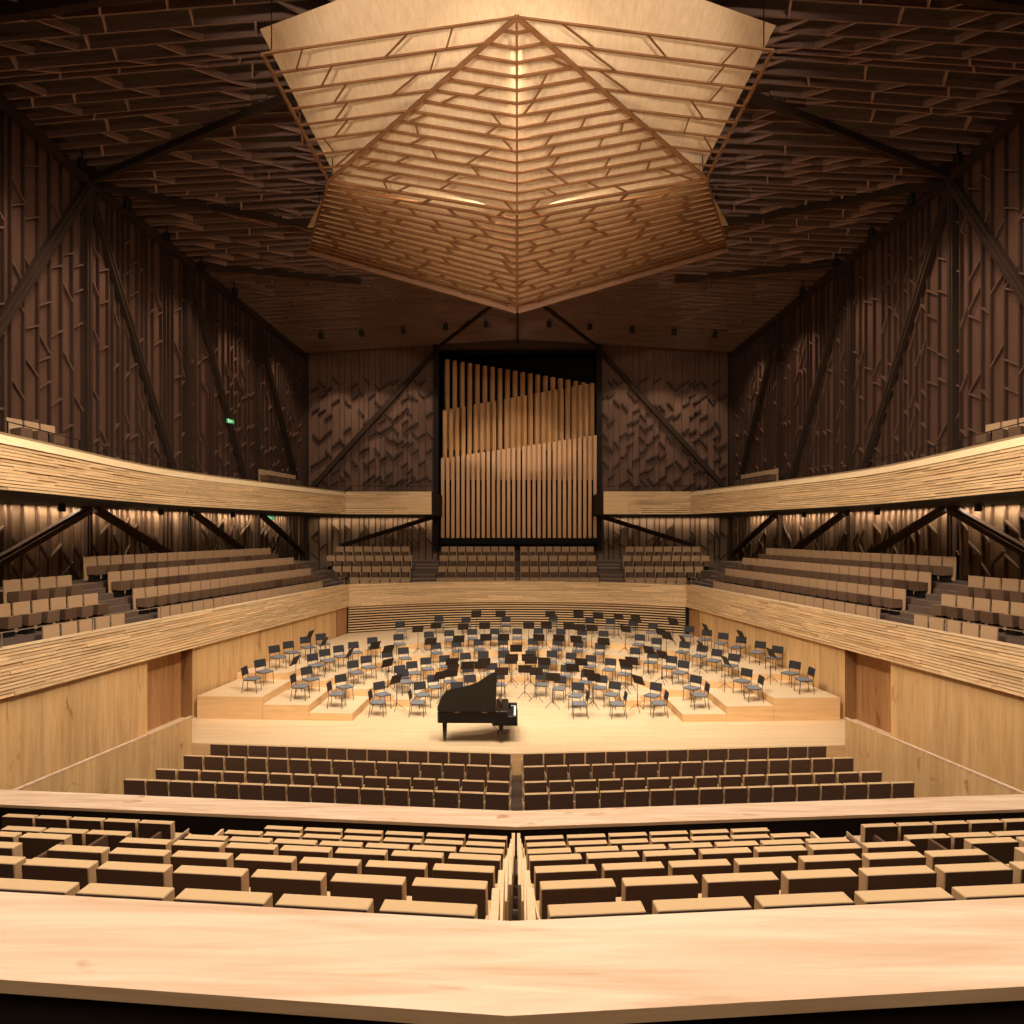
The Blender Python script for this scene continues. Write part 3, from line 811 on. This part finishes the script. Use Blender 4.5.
# ------------------------------------------------------------------ orchestra chairs and music stands
def make_chair():
    root = empty('orchestra_chair')
    s = MB(); s.box(-.23, .23, -.22, .23, .435, .485); s.build('seat', M['chairgrey'], root, 0.018, 2)
    b = MB(); b.hexa([(-.235, -.25, .58), (.235, -.25, .58), (.235, -.215, .58), (-.235, -.215, .58), (-.225, -.305, .85), (.225, -.305, .85), (.225, -.27, .85), (-.225, -.27, .85)])
    b.build('backrest', M['chairblack'], root, 0.014, 2)
    for x in (-.2, .2):
        l = MB(); l.tube((x, .2, .44), (x*1.05, .23, 0), .011, 6); l.build('leg', M['metal'], root)
        l = MB(); l.tube((x, -.285, .80), (x, -.22, .44), .011, 6); l.tube((x, -.22, .44), (x*1.05, -.27, 0), .011, 6); l.build('leg', M['metal'], root)
    f = MB(); f.box(-.205, .205, -.2, .2, .415, .434); f.build('seat_frame', M['metal'], root)
    return root
def make_stand():
    root = empty('music_stand')
    d = MB(); a = math.radians(24)
    # desk tilts back, its face toward +y (the player)
    q = lambda x, t, o: (x, -math.sin(a)*t + o*math.cos(a), 1.08 + math.cos(a)*t + o*math.sin(a))
    d.hexa([q(-.25, -.16, 0), q(.25, -.16, 0), q(.25, -.16, .012), q(-.25, -.16, .012), q(-.25, .17, 0), q(.25, .17, 0), q(.25, .17, .012), q(-.25, .17, .012)])
    d.hexa([q(-.25, -.175, 0), q(.25, -.175, 0), q(.25, -.175, .06), q(-.25, -.175, .06), q(-.25, -.16, 0), q(.25, -.16, 0), q(.25, -.16, .06), q(-.25, -.16, .06)])
    d.build('desk', M['desk'], root)
    p = MB(); p.tube((0, -.02, .14), (0, -.02, .62), .014, 8); p.tube((0, -.02, .6), (0, -.02, 1.06), .009, 8); p.build('pole', M['metal'], root)
    for k in range(3):
        t = math.radians(90+120*k); l = MB(); l.tube((0, -.02, .26), (.30*math.cos(t), -.02+.30*math.sin(t), .008), .009, 6); l.build('leg', M['metal'], root)
    return root
FOCUS = (0.0, 16.8)
def from_view(px, py, z):
    """place on the plane of height z seen along a sight line from the hall's eye point"""
    y = 640*(EYE-z)/(py-530.0); return ((px-518.0)/640*y, y)
chairs = {  # seat centres, by tier
 0: [(378.7,702),(418.6,702),(384.6,694.4),(421.5,694.4),(435.8,686.7),(451,681.4),(469.8,676.2),(493,674),(472,687),(500,684),(455.5,702.5),(459.5,694.7),
     (541.6,684.1),(559.8,687.9),(576.8,694.9),(580.3,702.9),(618.4,703.1),(615.5,694.3),(600.2,687),(586.2,681.7),(566,675.8),(544,673),(652.9,694.6),(659.2,702.2)],
 1: [(337.4,693.8),(345,686.8),(392.8,682.7),(402.7,677),(414.5,672.7),(428,668.6),(446.4,666),(466.9,663.3),(484.5,661.6),(505,661.2),(531.2,660.8),(553.5,660.8),
     (571,663),(590.3,665.6),(609.6,669.1),(625,673.4),(692.2,687),(699.8,694)],
 2: [(300.9,686.2),(311,679.1),(356.5,672.4),(369.3,667.1),(389.8,661.6),(405.7,658),(437.6,652.7),(458,650.6),(479.8,649),(503.8,648.6),(533.4,648),(557.5,648.6),
     (578,650.4),(599.6,652.7),(633.8,657.8),(651,661.6),(669.4,666.7),(680.8,671.7),(742.3,680),(753.3,686.6)],
 3: [(252.1,678.6),(264.4,671.5),(316.3,665.3),(328,660.4),(341.5,656.3),(356,652.3),(374.6,647.3),(400.4,643.8),(430.5,641),(450.7,639.5),(473.3,638.1),(495.6,637.5),(517.9,637.5),
     (540.5,636.6),(561,637.5),(582,638.3),(603.2,639.8),(638.9,643.8),(655.4,647.6),(682.7,651.4),(699.6,655.3),(714,659.7),(735.3,665),(790,672.2),(803.3,678.3)],
 4: [(277.9,656.9),(291.7,652.2),(308.1,647.1),(323.4,643.8),(401.6,630),(440,624.8),(466.9,625),(506.7,624.3),(553.4,623.7),(589.7,625.2),(610.2,627),(632.5,629),(652,631.7),
     (687.8,635),(705,638.8),(721,642.3),(738.4,646.3),(757,651.4),(773.6,656.4)]}
TNAME = ['open stage floor', 'lowest riser', 'second riser', 'third riser', 'topmost riser']
ch = None
def inside(poly, x, y):
    c = False
    for (x0, y0), (x1, y1) in zip(poly, poly[1:]+poly[:1]):
        if (y0 > y) != (y1 > y) and x < (x1-x0)*(y-y0)/(y1-y0)+x0: c = not c
    return c
LEVELS = [mir(T1), mir(T2), mir(T3), mir(T4)]
def level(x, y):
    if y < 20.9: return 0
    for k, p in enumerate(LEVELS):
        if inside(p, x, y): return k
    return 3 if y < 23.5 else 4
def settle(x, y, t, r, clear, reach=21):
    """nearest spot to (x, y) where the whole footprint of radius r lies on tier t, clear of what already stands there"""
    best = None
    for rr in [0.0]+[0.06*i for i in range(1, reach+1)]:
        for a in range(1 if rr == 0 else 16):
            px, py = x+rr*math.cos(a*math.pi/8), y+rr*math.sin(a*math.pi/8)
            if all(level(px+q*r*math.cos(b*math.pi/12), py+q*r*math.sin(b*math.pi/12)) == t for b in range(24) for q in (1.0, .8, .6)) and \
               all(math.hypot(px-qx, py-qy) > q for qx, qy, q in clear): return px, py
    return None
CH = []
for t in range(5):
    lst = sorted(chairs[t], key=lambda p: p[0])
    for i, (px, py) in enumerate(lst):
        x, y = from_view(px, py, TZ[t]+0.47)
        x, y = settle(x, y, t, 0.36, [(a, b, .5) for a, b in CH]) or (x, y)
        rz = math.atan2(FOCUS[1]-y, FOCUS[0]-x) - math.pi/2
        if px in (252.1, 300.9, 337.4, 378.7, 418.6, 455.5, 580.3, 618.4, 659.2, 699.8, 753.3, 803.3): rz = -math.pi/2*(1 if x < 0 else -1)
        loc = (x, y, TZ[t]+(0.003 if t else 0.001))
        if ch is None: ch = make_chair(); o = ch; o.location = loc; o.rotation_euler = (0,0,rz)
        else: o = dup(ch, loc, rz)
        CH.append((x, y))
        n = len(lst); where = f'{ORD[i+1]} from the left' if i < n/2 else f'{ORD[n-i]} from the right'
        if where.startswith('first'): where = 'leftmost' if i == 0 else 'rightmost'
        tag(o, f'charcoal chair with grey seat on the {TNAME[t]}, {where}', 'chair', 'orchestra chairs on the stage')

stands = {  # desk centres, by tier the foot stands on
 0: [(369.5,676.5),(409.2,675.6),(444.6,676),(418,669),(457.5,665.4),(488,660.5),(502.6,669),(533.7,669),(537.5,671),(547,660),(554,677),(580.3,667),(592.6,677),(620,670.5),(667.5,676.5)],
 1: [(329.8,668.6),(386,661),(436.4,661),(455,657.4),(471.6,654.3),(490.3,653.3),(506,653.3),(530.7,652.7),(546.3,653.3),(564,654.7),(580.3,656.8),(602.6,661.3),(652.2,657.3)],
 2: [(282,661),(343.9,651.6),(365.2,645.6),(412,649.3),(446.7,644.5),(464.5,641.8),(485.6,640.6),(503.8,640.4),(533,640.4),(553,641),(571.5,641.8),(590.9,644),(624.8,649.8),(708.7,644.5),(726.7,660.8)],
 3: [(308,642),(435.8,626.6),(455,624.2),(476,623),(496,622.5),(518.4,621.9),(535.4,621.9),(556.9,622.5),(578,623.6),(597.3,625.2),(633.8,629.8),(653.5,633),(672,636.2),(690.3,639.4),(776,652)],
 4: [(334.5,634.8),(475.7,613.8),(505.5,613.2),(551,614),(579,614),(599.6,615.2),(619,616.5),(636.3,618),(681.4,621.6),(713.4,626.7),(747.8,635)]}
sheets = {0: (444.6, 554, 592.6, 409.2), 2: (464.5, 571.5, 590.9), 3: (435.8, 597.3)}
ms = None; ST = []
ROWS_ST = ['nearest the piano', 'before the lowest riser chairs', 'before the second riser chairs', 'before the third riser chairs', 'before the topmost riser chairs']
for t in range(5):
    lst = sorted(stands[t])
    for i, (px, py) in enumerate(lst):
        for tt, reach in ((t, 14), (t-1, 14), (t+1, 14), (t, 40), (t-1, 40)):
            if not 0 <= tt <= 4: continue
            x, y = from_view(px, py, TZ[tt]+1.08)
            got = settle(x, y, tt, 0.33, [(a, b, .62) for a, b in CH]+[(a, b, .5) for a, b in ST], reach)
            if got: x, y = got; break
        else: continue
        ST.append((x, y))
        rz = math.atan2(FOCUS[1]-y, FOCUS[0]-x) + math.pi/2      # its face looks back at the player
        if abs(px-518) > 170: rz = 1.45 if px < 518 else -1.45
        elif abs(px-518) > 90: rz += 0.3*(1 if px < 518 else -1)
        loc = (x, y, TZ[tt]+(0.003 if tt else 0.001))
        if ms is None: ms = make_stand(); o = ms; o.location = loc; o.rotation_euler = (0,0,rz)
        else: o = dup(ms, loc, rz)
        n = len(lst); where = f'{ORD[i+1]} from the left' if i < n/2 else f'{ORD[n-i]} from the right'
        if where.startswith('first'): where = 'leftmost' if i == 0 else 'rightmost'
        tag(o, f'slim black music stand {ROWS_ST[t]}, {where}', 'music stand', 'music stands on the stage')
        if px in sheets.get(t, ()):
            a = math.radians(24); s = MB()
            q = lambda xx, tt, oo: (xx, -math.sin(a)*tt + oo*math.cos(a), 1.08 + math.cos(a)*tt + oo*math.sin(a))
            for x0, x1, l in ((-.21, -.005, .0), (.005, .21, .0)):
                s.hexa([q(x0, -.158, .014), q(x1, -.158, .014), q(x1, -.158, .022), q(x0, -.158, .022), q(x0, .15, .014), q(x1, .15, .014), q(x1, .15, .022), q(x0, .15, .022)])
            p = s.build('sheet_music', M['paper']); p.location = loc; p.rotation_euler = (0,0,rz)
            tag(p, f'white sheet music on a stand {ROWS_ST[t]}, {where}', 'sheet music', 'sheet music on the stands')

# ------------------------------------------------------------------ grand piano
def piano():
    root = empty('grand_piano', (0, 0, 0))
    tag(root, 'black grand piano with raised lid at the front of the stage floor', 'piano')
    Y0 = 18.66
    prof = [(-.02, 1.5), (-.62, 1.5), (-.80, 1.45), (-.99, 1.28), (-1.2, 1.1), (-1.45, .98), (-1.74, .89), (-2.0, .83), (-2.16, .73), (-2.27, .5), (-2.33, .22)]
    out = [(-.27, 0), (-.27, 1.5)] + prof[1:] + [(-2.33, .05), (-2.28, 0)]
    c = MB(); c.prism([(x, Y0+s) for x, s in out], .62, .93); c.build('case', M['lacquer'], root, 0.012, 2)
    k = MB(); k.box(-.72, .02, Y0+.02, Y0+1.48, .54, .63); k.box(-.28, 0, Y0+.0, Y0+.09, .62, .83); k.box(-.28, -.02, Y0+.09, Y0+1.4, .62, .725); k.build('keybed', M['lacquer'], root, 0.008, 1)
    ins = MB(); ins.prism([(x*0.97-.05 if x < -.6 else -.5, Y0+.05+s*.93) for x, s in prof[1:]]+[(-2.2, Y0+.06), (-.5, Y0+.06)], .93, .938); ins.build('sound_board', M['brass'], root)
    l = MB(); th = math.radians(36.5); pts = [(-.62, 0)] + prof[1:] + [(-2.33, .05), (-2.28, 0)]
    up = Vector((0, -math.sin(th), math.cos(th)))
    A = [Vector((x, Y0+s*math.cos(th), .945+s*math.sin(th))) for x, s in pts]; B = [a+up*.022 for a in A]
    n = len(A); b0 = len(l.v); l.v += [tuple(a) for a in A]+[tuple(b) for b in B]
    l.f.append(tuple(b0+n-1-i for i in range(n))); l.f.append(tuple(b0+n+i for i in range(n))); l.mi += [0, 0]; l.sh += [1, 1]
    for i in range(n): j = (i+1) % n; l.f.append((b0+i, b0+j, b0+n+j, b0+n+i)); l.mi.append(0); l.sh.append(1)
    lid = l.build('lid', M['lidlacquer'], root)
    for x in (-1.75, -.95):
        h = MB(); h.box(x-.07, x+.07, Y0-.012, Y0+.01, .925, .955); h.build('hinge', M['brass'], lid)
    pr = MB(); pr.tube((-.72, Y0+1.30, .93), (-.72, Y0+1.1, .95+1.1*math.tan(th)*.98), .014, 6); pr.build('lid_prop', M['lacquer'], root)
    fl = MB(); fl.box(-.62, -.29, Y0+.04, Y0+1.46, .935, .955); fl.build('front_flap', M['lacquer'], root, 0.005, 1)
    md = MB(); md.hexa([(-.46, Y0+.4, .955), (-.43, Y0+.4, .955), (-.43, Y0+1.15, .955), (-.46, Y0+1.15, .955), (-.54, Y0+.42, 1.2), (-.52, Y0+.42, 1.2), (-.52, Y0+1.13, 1.2), (-.54, Y0+1.13, 1.2)])
    md.build('music_desk', M['lacquer'], root, 0.006, 1)
    kw = MB()
    for i in range(52):
        y = Y0+.12+i*.0243; kw.box(-.19, -.035, y, y+.0228, .73, .76)
    kb = kw.build('white_keys', M['ivory'], root)
    bk = MB()
    for o in range(7):
        for j in (0, 1, 3, 4, 5):
            y = Y0+.12+(o*7+j+0.72)*.0243; bk.box(-.19, -.095, y, y+.013, .76, .772)
    bk.build('black_keys', M['lacquer'], root)
    kc = MB(); kc.box(-.28, 0, Y0+1.41, Y0+1.5, .62, .83); kc.box(-.03, .0, Y0+.05, Y0+1.45, .62, .72); kc.build('key_block', M['lacquer'], root, 0.006, 1)
    for x, y in ((-2.13, .22), (-.47, .16), (-.47, 1.32)):
        lg = MB(); r = .07
        lg.hexa([(x-.045, Y0+y-.045, .07), (x+.045, Y0+y-.045, .07), (x+.045, Y0+y+.045, .07), (x-.045, Y0+y+.045, .07), (x-r, Y0+y-r, .6), (x+r, Y0+y-r, .6), (x+r, Y0+y+r, .6), (x-r, Y0+y+r, .6)])
        lo = lg.build('leg', M['lacquer'], root, 0.006, 1)
        cs = MB(); cs.tube((x-.02, Y0+y, .036), (x+.02, Y0+y, .036), .036, 12); cs.box(x-.014, x+.014, Y0+y-.02, Y0+y+.02, .05, .08); cs.build('caster', M['brass'], lo)
    ly = MB()
    for y in (.68, .82): ly.tube((-.55, Y0+y, .56), (-.52, Y0+y, .16), .016, 6)
    ly.box(-.6, -.44, Y0+.62, Y0+.88, .08, .16); ly.tube((-.55, Y0+.75, .14), (-.95, Y0+.75, .58), .008, 6)
    lyo = ly.build('pedal_lyre', M['lacquer'], root)
    for y in (.68, .75, .82):
        p = MB(); p.box(-.44, -.34, Y0+y-.015, Y0+y+.015, .07, .085); p.build('pedal', M['brass'], lyo)
piano()

# ------------------------------------------------------------------ pipe organ
def organ():
    root = empty('pipe_organ', (0, 39.2, 5.7))
    tag(root, 'tall pipe organ of stepped wooden pipes in the dark niche above the rear seats', 'organ')
    def rank(n, x0, x1, z0, ztl, ztr, y, w, rot, show=lambda i: True):
        st = MB(); any_st = False
        for i in range(n):
            t = i/(n-1); x = x0+(x1-x0)*t; zt = ztl+(ztr-ztl)*t; h = w/2
            a = math.radians(rot); m = MB() if show(i) else st
            cs = [(x+h*(cx*math.cos(a)-cy*math.sin(a)), y+h*(cx*math.sin(a)+cy*math.cos(a))) for cx, cy in ((-1,-1),(1,-1),(1,1),(-1,1))]
            P = [(c[0], c[1]-39.2) for c in cs]
            m.prism(P, z0-5.7, zt-5.7)
            if show(i): m.build('pipe', M['pipe'], root, 0.012, 1)
            else: any_st = True
        if any_st: tag(st.build('pipe', M['pipe'], root), kind='stuff')
    X = lambda px, y=39.2: (px-518)*y/640
    Z = lambda py, y=39.2: EYE-(py-530)*y/640
    rank(31, X(443.3), X(595.3), Z(538), Z(458), Z(479.6), 39.2, 0.20, 0)
    rank(31, X(443.3, 39.5), X(595.3, 39.5), Z(500, 39.5), Z(458.5, 39.5), Z(435.5, 39.5), 39.5, 0.20, 0, lambda i: i >= 19)
    rank(25, X(445.3, 39.8), X(592.5, 39.8), Z(480, 39.8), Z(411, 39.8), Z(437, 39.8), 39.8, 0.21, 28, lambda i: i < 12)
    rank(25, X(445.3, 40.15), X(592.5, 40.15), Z(470, 40.15), Z(410, 40.15), Z(383.5, 40.15), 40.15, 0.22, 28)
    rank(20, X(447.5, 40.5), X(591, 40.5), Z(450, 40.5), Z(359.5, 40.5), Z(384, 40.5), 40.5, 0.24, 28)
    b = MB(); b.box(-4.75, 4.85, -0.1, 1.7, -0.32, 0.02); b.build('wind_chest', M['black'], root)
    r = MB(); r.box(-4.8, 4.9, 1.75, 1.8, -0.3, 11.5); r.build('back_board', M['black'], root)
organ()

# ------------------------------------------------------------------ canopy above the stage
def canopy():
    root = empty('acoustic_canopy', (0, 20, 17))
    tag(root, 'large folded pale wood canopy with slat lattice hanging from the ceiling over the stage', 'canopy')
    O = Vector((0, 20, 17))
    L = lambda p: Vector(p)-O
    for_side = {}
    A = Vector((0, 15.0, 18.28)); E = Vector((0, 20.0, 16.2)); F = Vector((0, 25.0, 14.87))
    def pts(sd):
        return dict(B=Vector((sd*6.2, 15.55, 17.87)), Cc=Vector((sd*5.9, 20.0, 17.2)), H=Vector((sd*8.15, 24.9, 17.2)), G=Vector((sd*7.9, 24.0, 17.65)))
    # plywood sheets above the lattice
    w = MB()
    for sd in (-1, 1):
        q = pts(sd); up = Vector((0, 0.15, 0.6))
        fa = []; n = 10
        for i in range(n+1):
            t = i/n; x = sd*6.35*t
            # concave leading edge: rises beyond the frame at the middle, dips to the corner
            fa.append(Vector((x, 14.0+1.75*t**1.7, 18.35+0.28*t - 0.17*math.sin(math.pi*t) + 0.85*(1-t)**1.3)))
        mid = [A.lerp(A, 0)+Vector((0, 0.4, 0.35)) for _ in fa]
        left = Vector((sd*6.35, 15.8, 18.6)); cp = q['Cc']+Vector((sd*-0.05, 0.3, 0.45)); ep = E+Vector((0, 0.25, 0.5))
        ap = A+Vector((0, 0.25, 0.45))
        hp = q['H']+Vector((sd*-0.1, 0.05, 0.26)); fp = F+Vector((0, 0.05, 0.26))
        # wing: from leading edge down to the corner, sampled as a ruled sheet
        m = 8
        for i in range(n):
            for j in range(m):
                def P(a, b):
                    t, s = a/n, b/m
                    top = fa[a]; bot = ep.lerp(cp, t); p = top.lerp(bot, s)
                    return p
                w.face([L(P(i, j)), L(P(i+1, j)), L(P(i+1, j+1)), L(P(i, j+1))])
        for i in range(6):
            a, b, c, d = ep.lerp(cp, i/6), ep.lerp(cp, (i+1)/6), fp.lerp(hp, (i+1)/6), fp.lerp(hp, i/6)
            w.face([L(a), L(b), L(c), L(d)])
        # folded end strip
        w.face([L(cp+Vector((0,0,-.2))), L(q['G']), L(q['G']+Vector((-sd*.35,.1,.0))), L(cp+Vector((-sd*.3,.2,-.15)))])
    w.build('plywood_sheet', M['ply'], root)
    # lattice
    for sd in (-1, 1):
        q = pts(sd); B, Cc, H = q['B'], q['Cc'], q['H']
        def panel(name, p0, p1, q0, q1, n, wd, hg, up, dashes, skip0=False, ease=1.0):
            """n slats swept from p0-p1 to q0-q1"""
            m = MB(); rows = []
            for i in range(n+1):
                t = (i/n)**ease; a, b = p0.lerp(q0, t), p1.lerp(q1, t); rows.append((a, b))
                if (b-a).length > 0.15 and not (skip0 and i == 0): m.bar(L(a), L(b), wd, hg, up)
            for i in range(n):
                (a, b), (c, d) = rows[i], rows[i+1]; ln = ((b-a).length+(d-c).length)/2
                k = max(0, int(ln*dashes+random.random()*0.7))
                for j in range(k):
                    t = (j+random.uniform(0.2, 0.8))/k; dt = random.choice((0.35, -0.3))/max(ln, .5)
                    t2 = min(1, max(0, t+dt)); m.bar(L(a.lerp(b, t)), L(c.lerp(d, t2)), wd*0.85, hg*0.8, up)
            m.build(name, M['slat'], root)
        nw = (Cc-A).cross(B-A).normalized(); nk = (Cc-A).cross(E-A).normalized(); nb_ = (Cc-E).cross(F-E).normalized()
        panel('wing_lattice', B, A, Cc, Cc, 8, 0.042, 0.05, nw, 0.45)
        panel('keel_lattice', A, A, Cc, E, 16, 0.055, 0.06, nk, 0.5)
        panel('rear_lattice', Cc, E, H, F, 15, 0.085, 0.07, nb_, 0.6)
        e = MB(); e.bar(L(A), L(Cc), 0.10, 0.10, nk); e.build('fold_rib', M['slat'], root)
        e = MB(); e.bar(L(B), L(Cc), 0.06, 0.12, nw); e.build('edge_rod', M['slat'], root)
        e = MB(); e.bar(L(H), L(F), 0.10, 0.35, (0,0,1)); e.build('rear_edge', M['slat'], root)
        e = MB(); e.bar(L(Cc), L(H), 0.08, 0.14, nb_); e.build('edge_rod', M['slat'], root)
        for x, y, z in ((6.0, 15.6, 18.0), (5.7, 19.7, 17.4), (7.6, 24.5, 17.5), (2.6, 22.0, 17.0)):
            r = MB(); r.tube(L((sd*x, y, z)), L((sd*x, y, ceil_at(x, y)+.3)), 0.015, 6); r.build('suspension_cable', M['metal'], root)
    e = MB(); e.bar(L(A), L(E), 0.06, 0.12, (0,0,1)); e.bar(L(E), L(F), 0.09, 0.2, (0,0,1)); e.build('keel_rib', M['slat'], root)
canopy()

# ------------------------------------------------------------------ light fittings, signs and added fills
def spot_fixture(loc, aim, label, group):
    root = empty('ceiling_spotlight', loc); tag(root, label, 'spotlight', group)
    d = (Vector(aim)-Vector(loc)).normalized()
    b = MB(); b.tube(d*-0.16, d*0.16, 0.13, 12, 0.15); b.build('housing', M['metal'], root)
    y = MB(); y.box(-.02, .02, -.02, .02, 0.05, 0.5); y.build('yoke', M['metal'], root)
LIGHTS = []
def lamp(kind, name, loc, aim, power, color=(1, 0.78, 0.55), size=0.3, angle=60, blend=0.6, sy=None):
    d = bpy.data.lights.new(name, kind); d.energy = power; d.color = color
    if kind == 'SPOT': d.spot_size = math.radians(angle); d.spot_blend = blend; d.shadow_soft_size = size
    if kind == 'AREA':
        d.shape = 'RECTANGLE'; d.size = size; d.size_y = sy or size
    o = bpy.data.objects.new(name, d); C.objects.link(o); o.location = loc
    o.rotation_euler = (Vector(aim)-Vector(loc)).to_track_quat('-Z', 'Y').to_euler()
    return o
for sd in (-1, 1):
    for i, y in enumerate((21.6, 23.7, 25.9, 28.2, 30.8)):
        x = sd*(wall_x(y)-0.85); z = ceil_at(abs(x), y)-0.35
        spot_fixture((x, y, z), (sd*wall_x(y), y+0.5, z-8), f'small dark spotlight, {SIDE[sd]} ceiling edge, {ORD[i+1]} counted toward the organ', 'ceiling edge spotlights')
        lamp('SPOT', 'wall_lamp', (x-sd*1.9, 18.6+i*4.3, z-0.5), (sd*(wall_x(18.6+i*4.3)-0.1), 18.6+i*4.3+0.6, z-7.0), 520, (1, 0.80, 0.62), 0.12, 84, 0.8)
    for i, x in enumerate((1.8, 4.1, 6.5, 8.9, 11.2)):
        z = ceil_at(x, 36.4)-0.35
        spot_fixture((sd*x, 36.4, z), (sd*x, 40, 12), f'small dark ceiling spotlight by the back wall, {ORD[i+1]} {SIDE[sd]} of the middle', 'back wall spotlights')
        if i >= 2: lamp('SPOT', 'wall_lamp', (sd*x, 36.7, z-0.3), (sd*x, 40, 11.0), 420, (1, 0.82, 0.64), 0.1, 60, 0.5)
    # concealed line of light at the top of the lower wall
    for y in (13, 16.5, 20, 23.5, 27, 30.5, 34):
        x = wall_x(y+1.7)-0.26
        a = lamp('AREA', 'cove_lamp', (sd*x, y+1.7, 7.03), (sd*(x+0.22), y+1.7, 3.0), 58, (1, 0.82, 0.60), 0.10, sy=3.3)
        a.rotation_euler = (0, math.radians(-7*sd), math.radians(6.9*sd))
    a = lamp('AREA', 'cove_lamp', (sd*8.9, 39.65, 7.03), (sd*8.9, 39.7, 3), 75, (1, 0.82, 0.60), 7.0, sy=0.1)
    # soffit spot housings
    for i, y in enumerate((17.6, 20.0, 24.6, 26.4, 29.5, 32.0)):
        x = sd*(wall_x(y)-1.5)
        root = empty('soffit_downlight', (x, y, 7.07)); tag(root, f'small black downlight under the {SIDE[sd]} balcony, {ORD[i+1]} counted toward the organ', 'downlight', 'soffit downlights')
        m = MB(); m.tube((0, 0, 0.02), (0, 0, -.22), .11, 10); m.build('housing', M['metal'], root)
        m = MB(); m.tube((0, 0, -.222), (0, 0, -.235), .08, 10); m.build('lens', M['darkpanel'], root)

def exit_sign(loc, rz, label):
    root = empty('exit_sign', loc, rz); tag(root, label, 'exit sign', 'green exit signs')
    b = MB(); b.box(-.25, .25, -.03, .03, -.10, .10); b.build('panel', M['green'], root, 0.01, 1)
    m = MB()
    m.box(-.06, -.02, -.036, -.031, -.08, .04); m.box(.0, .04, -.036, -.031, -.08, .02); m.box(-.06, .08, -.036, -.031, .0, .04)
    m.box(.1, .2, -.036, -.031, -.02, .02); m.box(-.2, -.1, -.036, -.031, -.09, .09)
    m.build('pictogram', M['signwhite'], root)
exit_sign((-wall_x(31.3)+0.35, 31.3, 11.6), math.radians(75), 'small green exit sign high on the left upper wall')
exit_sign((-wall_x(34.9)+0.5, 34.9, 6.93), math.radians(60), 'small green exit sign under the left balcony soffit')

# broad unseen key light above the audience
lamp('AREA', 'overhead_key', (0, 9.5, 18.3), (0, 11.0, 0), 4150, (1, 0.87, 0.74), 15, sy=5)
for x in (-7.5, -2.5, 2.5, 7.5):
    lamp('SPOT', 'stage_lamp', (x, 13.2, 18.6), (x*0.55, 25.5, 0.3), 5200, (1, 0.88, 0.75), 0.5, 46, 0.7)
for sd in (-1, 1):
    lamp('SPOT', 'stage_lamp', (sd*8.6, 21.0, 18.0), (sd*2.5, 25.0, 0), 3000, (1, 0.88, 0.75), 0.5, 62, 0.8)
    lamp('SPOT', 'canopy_front_fill', (sd*6, -3, 15.5), (sd*2, 18.5, 17.6), 4500, (1, 0.87, 0.72), 0.6, 40, 0.5)  # unseen fill added behind the camera to brighten the canopy
    lamp('SPOT', 'canopy_low_fill', (sd*4.5, 2.0, 9.6), (sd*1.5, 18.5, 17.9), 5600, (1, 0.87, 0.72), 0.4, 30, 0.4)  # second unseen fill, added in mid-air to lift the canopy sheet
    lamp('SPOT', 'fascia_lamp', (-sd*5, 8, 18.0), (sd*11, 20, 6.5), 9500, (1, 0.87, 0.72), 0.5, 62, 0.9)
for sd in (-1, 1):
    a = lamp('AREA', 'canopy_strip_fill', (sd*2.95, 20.3, 16.78), (sd*3.6, 24.0, 16.75), 14, (1, 0.86, 0.68), 5.6, sy=0.12)  # fill added inside the canopy gap to brighten the rear sheet
lamp('AREA', 'ceiling_fill', (0, 22.0, 18.35), (0, 22.01, 30), 150, (1, 0.85, 0.7), 7, sy=2.5)  # hidden fill added over the canopy to brighten the ceiling around it
lamp('AREA', 'rear_fill', (0, -4, 13), (0, 6, 3.5), 420, (1, 0.86, 0.7), 10, sy=3)  # weak unseen fill added for faces turned to the camera
lamp('SPOT', 'organ_lamp', (0, 16, 18.6), (0, 39.5, 8.8), 8200, (1, 0.82, 0.62), 0.4, 24, 0.5)

w = bpy.data.worlds.new('hall_air'); w.use_nodes = True
w.node_tree.nodes['Background'].inputs['Color'].default_value = (0.30, 0.20, 0.13, 1)
w.node_tree.nodes['Background'].inputs['Strength'].default_value = 0.02
scene.world = w

# ------------------------------------------------------------------ camera
cam = bpy.data.cameras.new('camera'); co = bpy.data.objects.new('camera', cam); C.objects.link(co)
co.location = (0.03, 0, EYE); co.rotation_euler = (math.pi/2, 0, 0.0094)
cam.sensor_width = 36; cam.lens = 22.5; cam.shift_y = 18/1024; cam.clip_start = 0.05; cam.clip_end = 200
scene.camera = co
scene.view_settings.view_transform = 'Standard'
scene.view_settings.look = 'None'
scene.view_settings.exposure = 0.0
scene.cycles.use_denoising = True
scene.cycles.max_bounces = 6
scene.cycles.diffuse_bounces = 4
scene.cycles.sample_clamp_indirect = 6
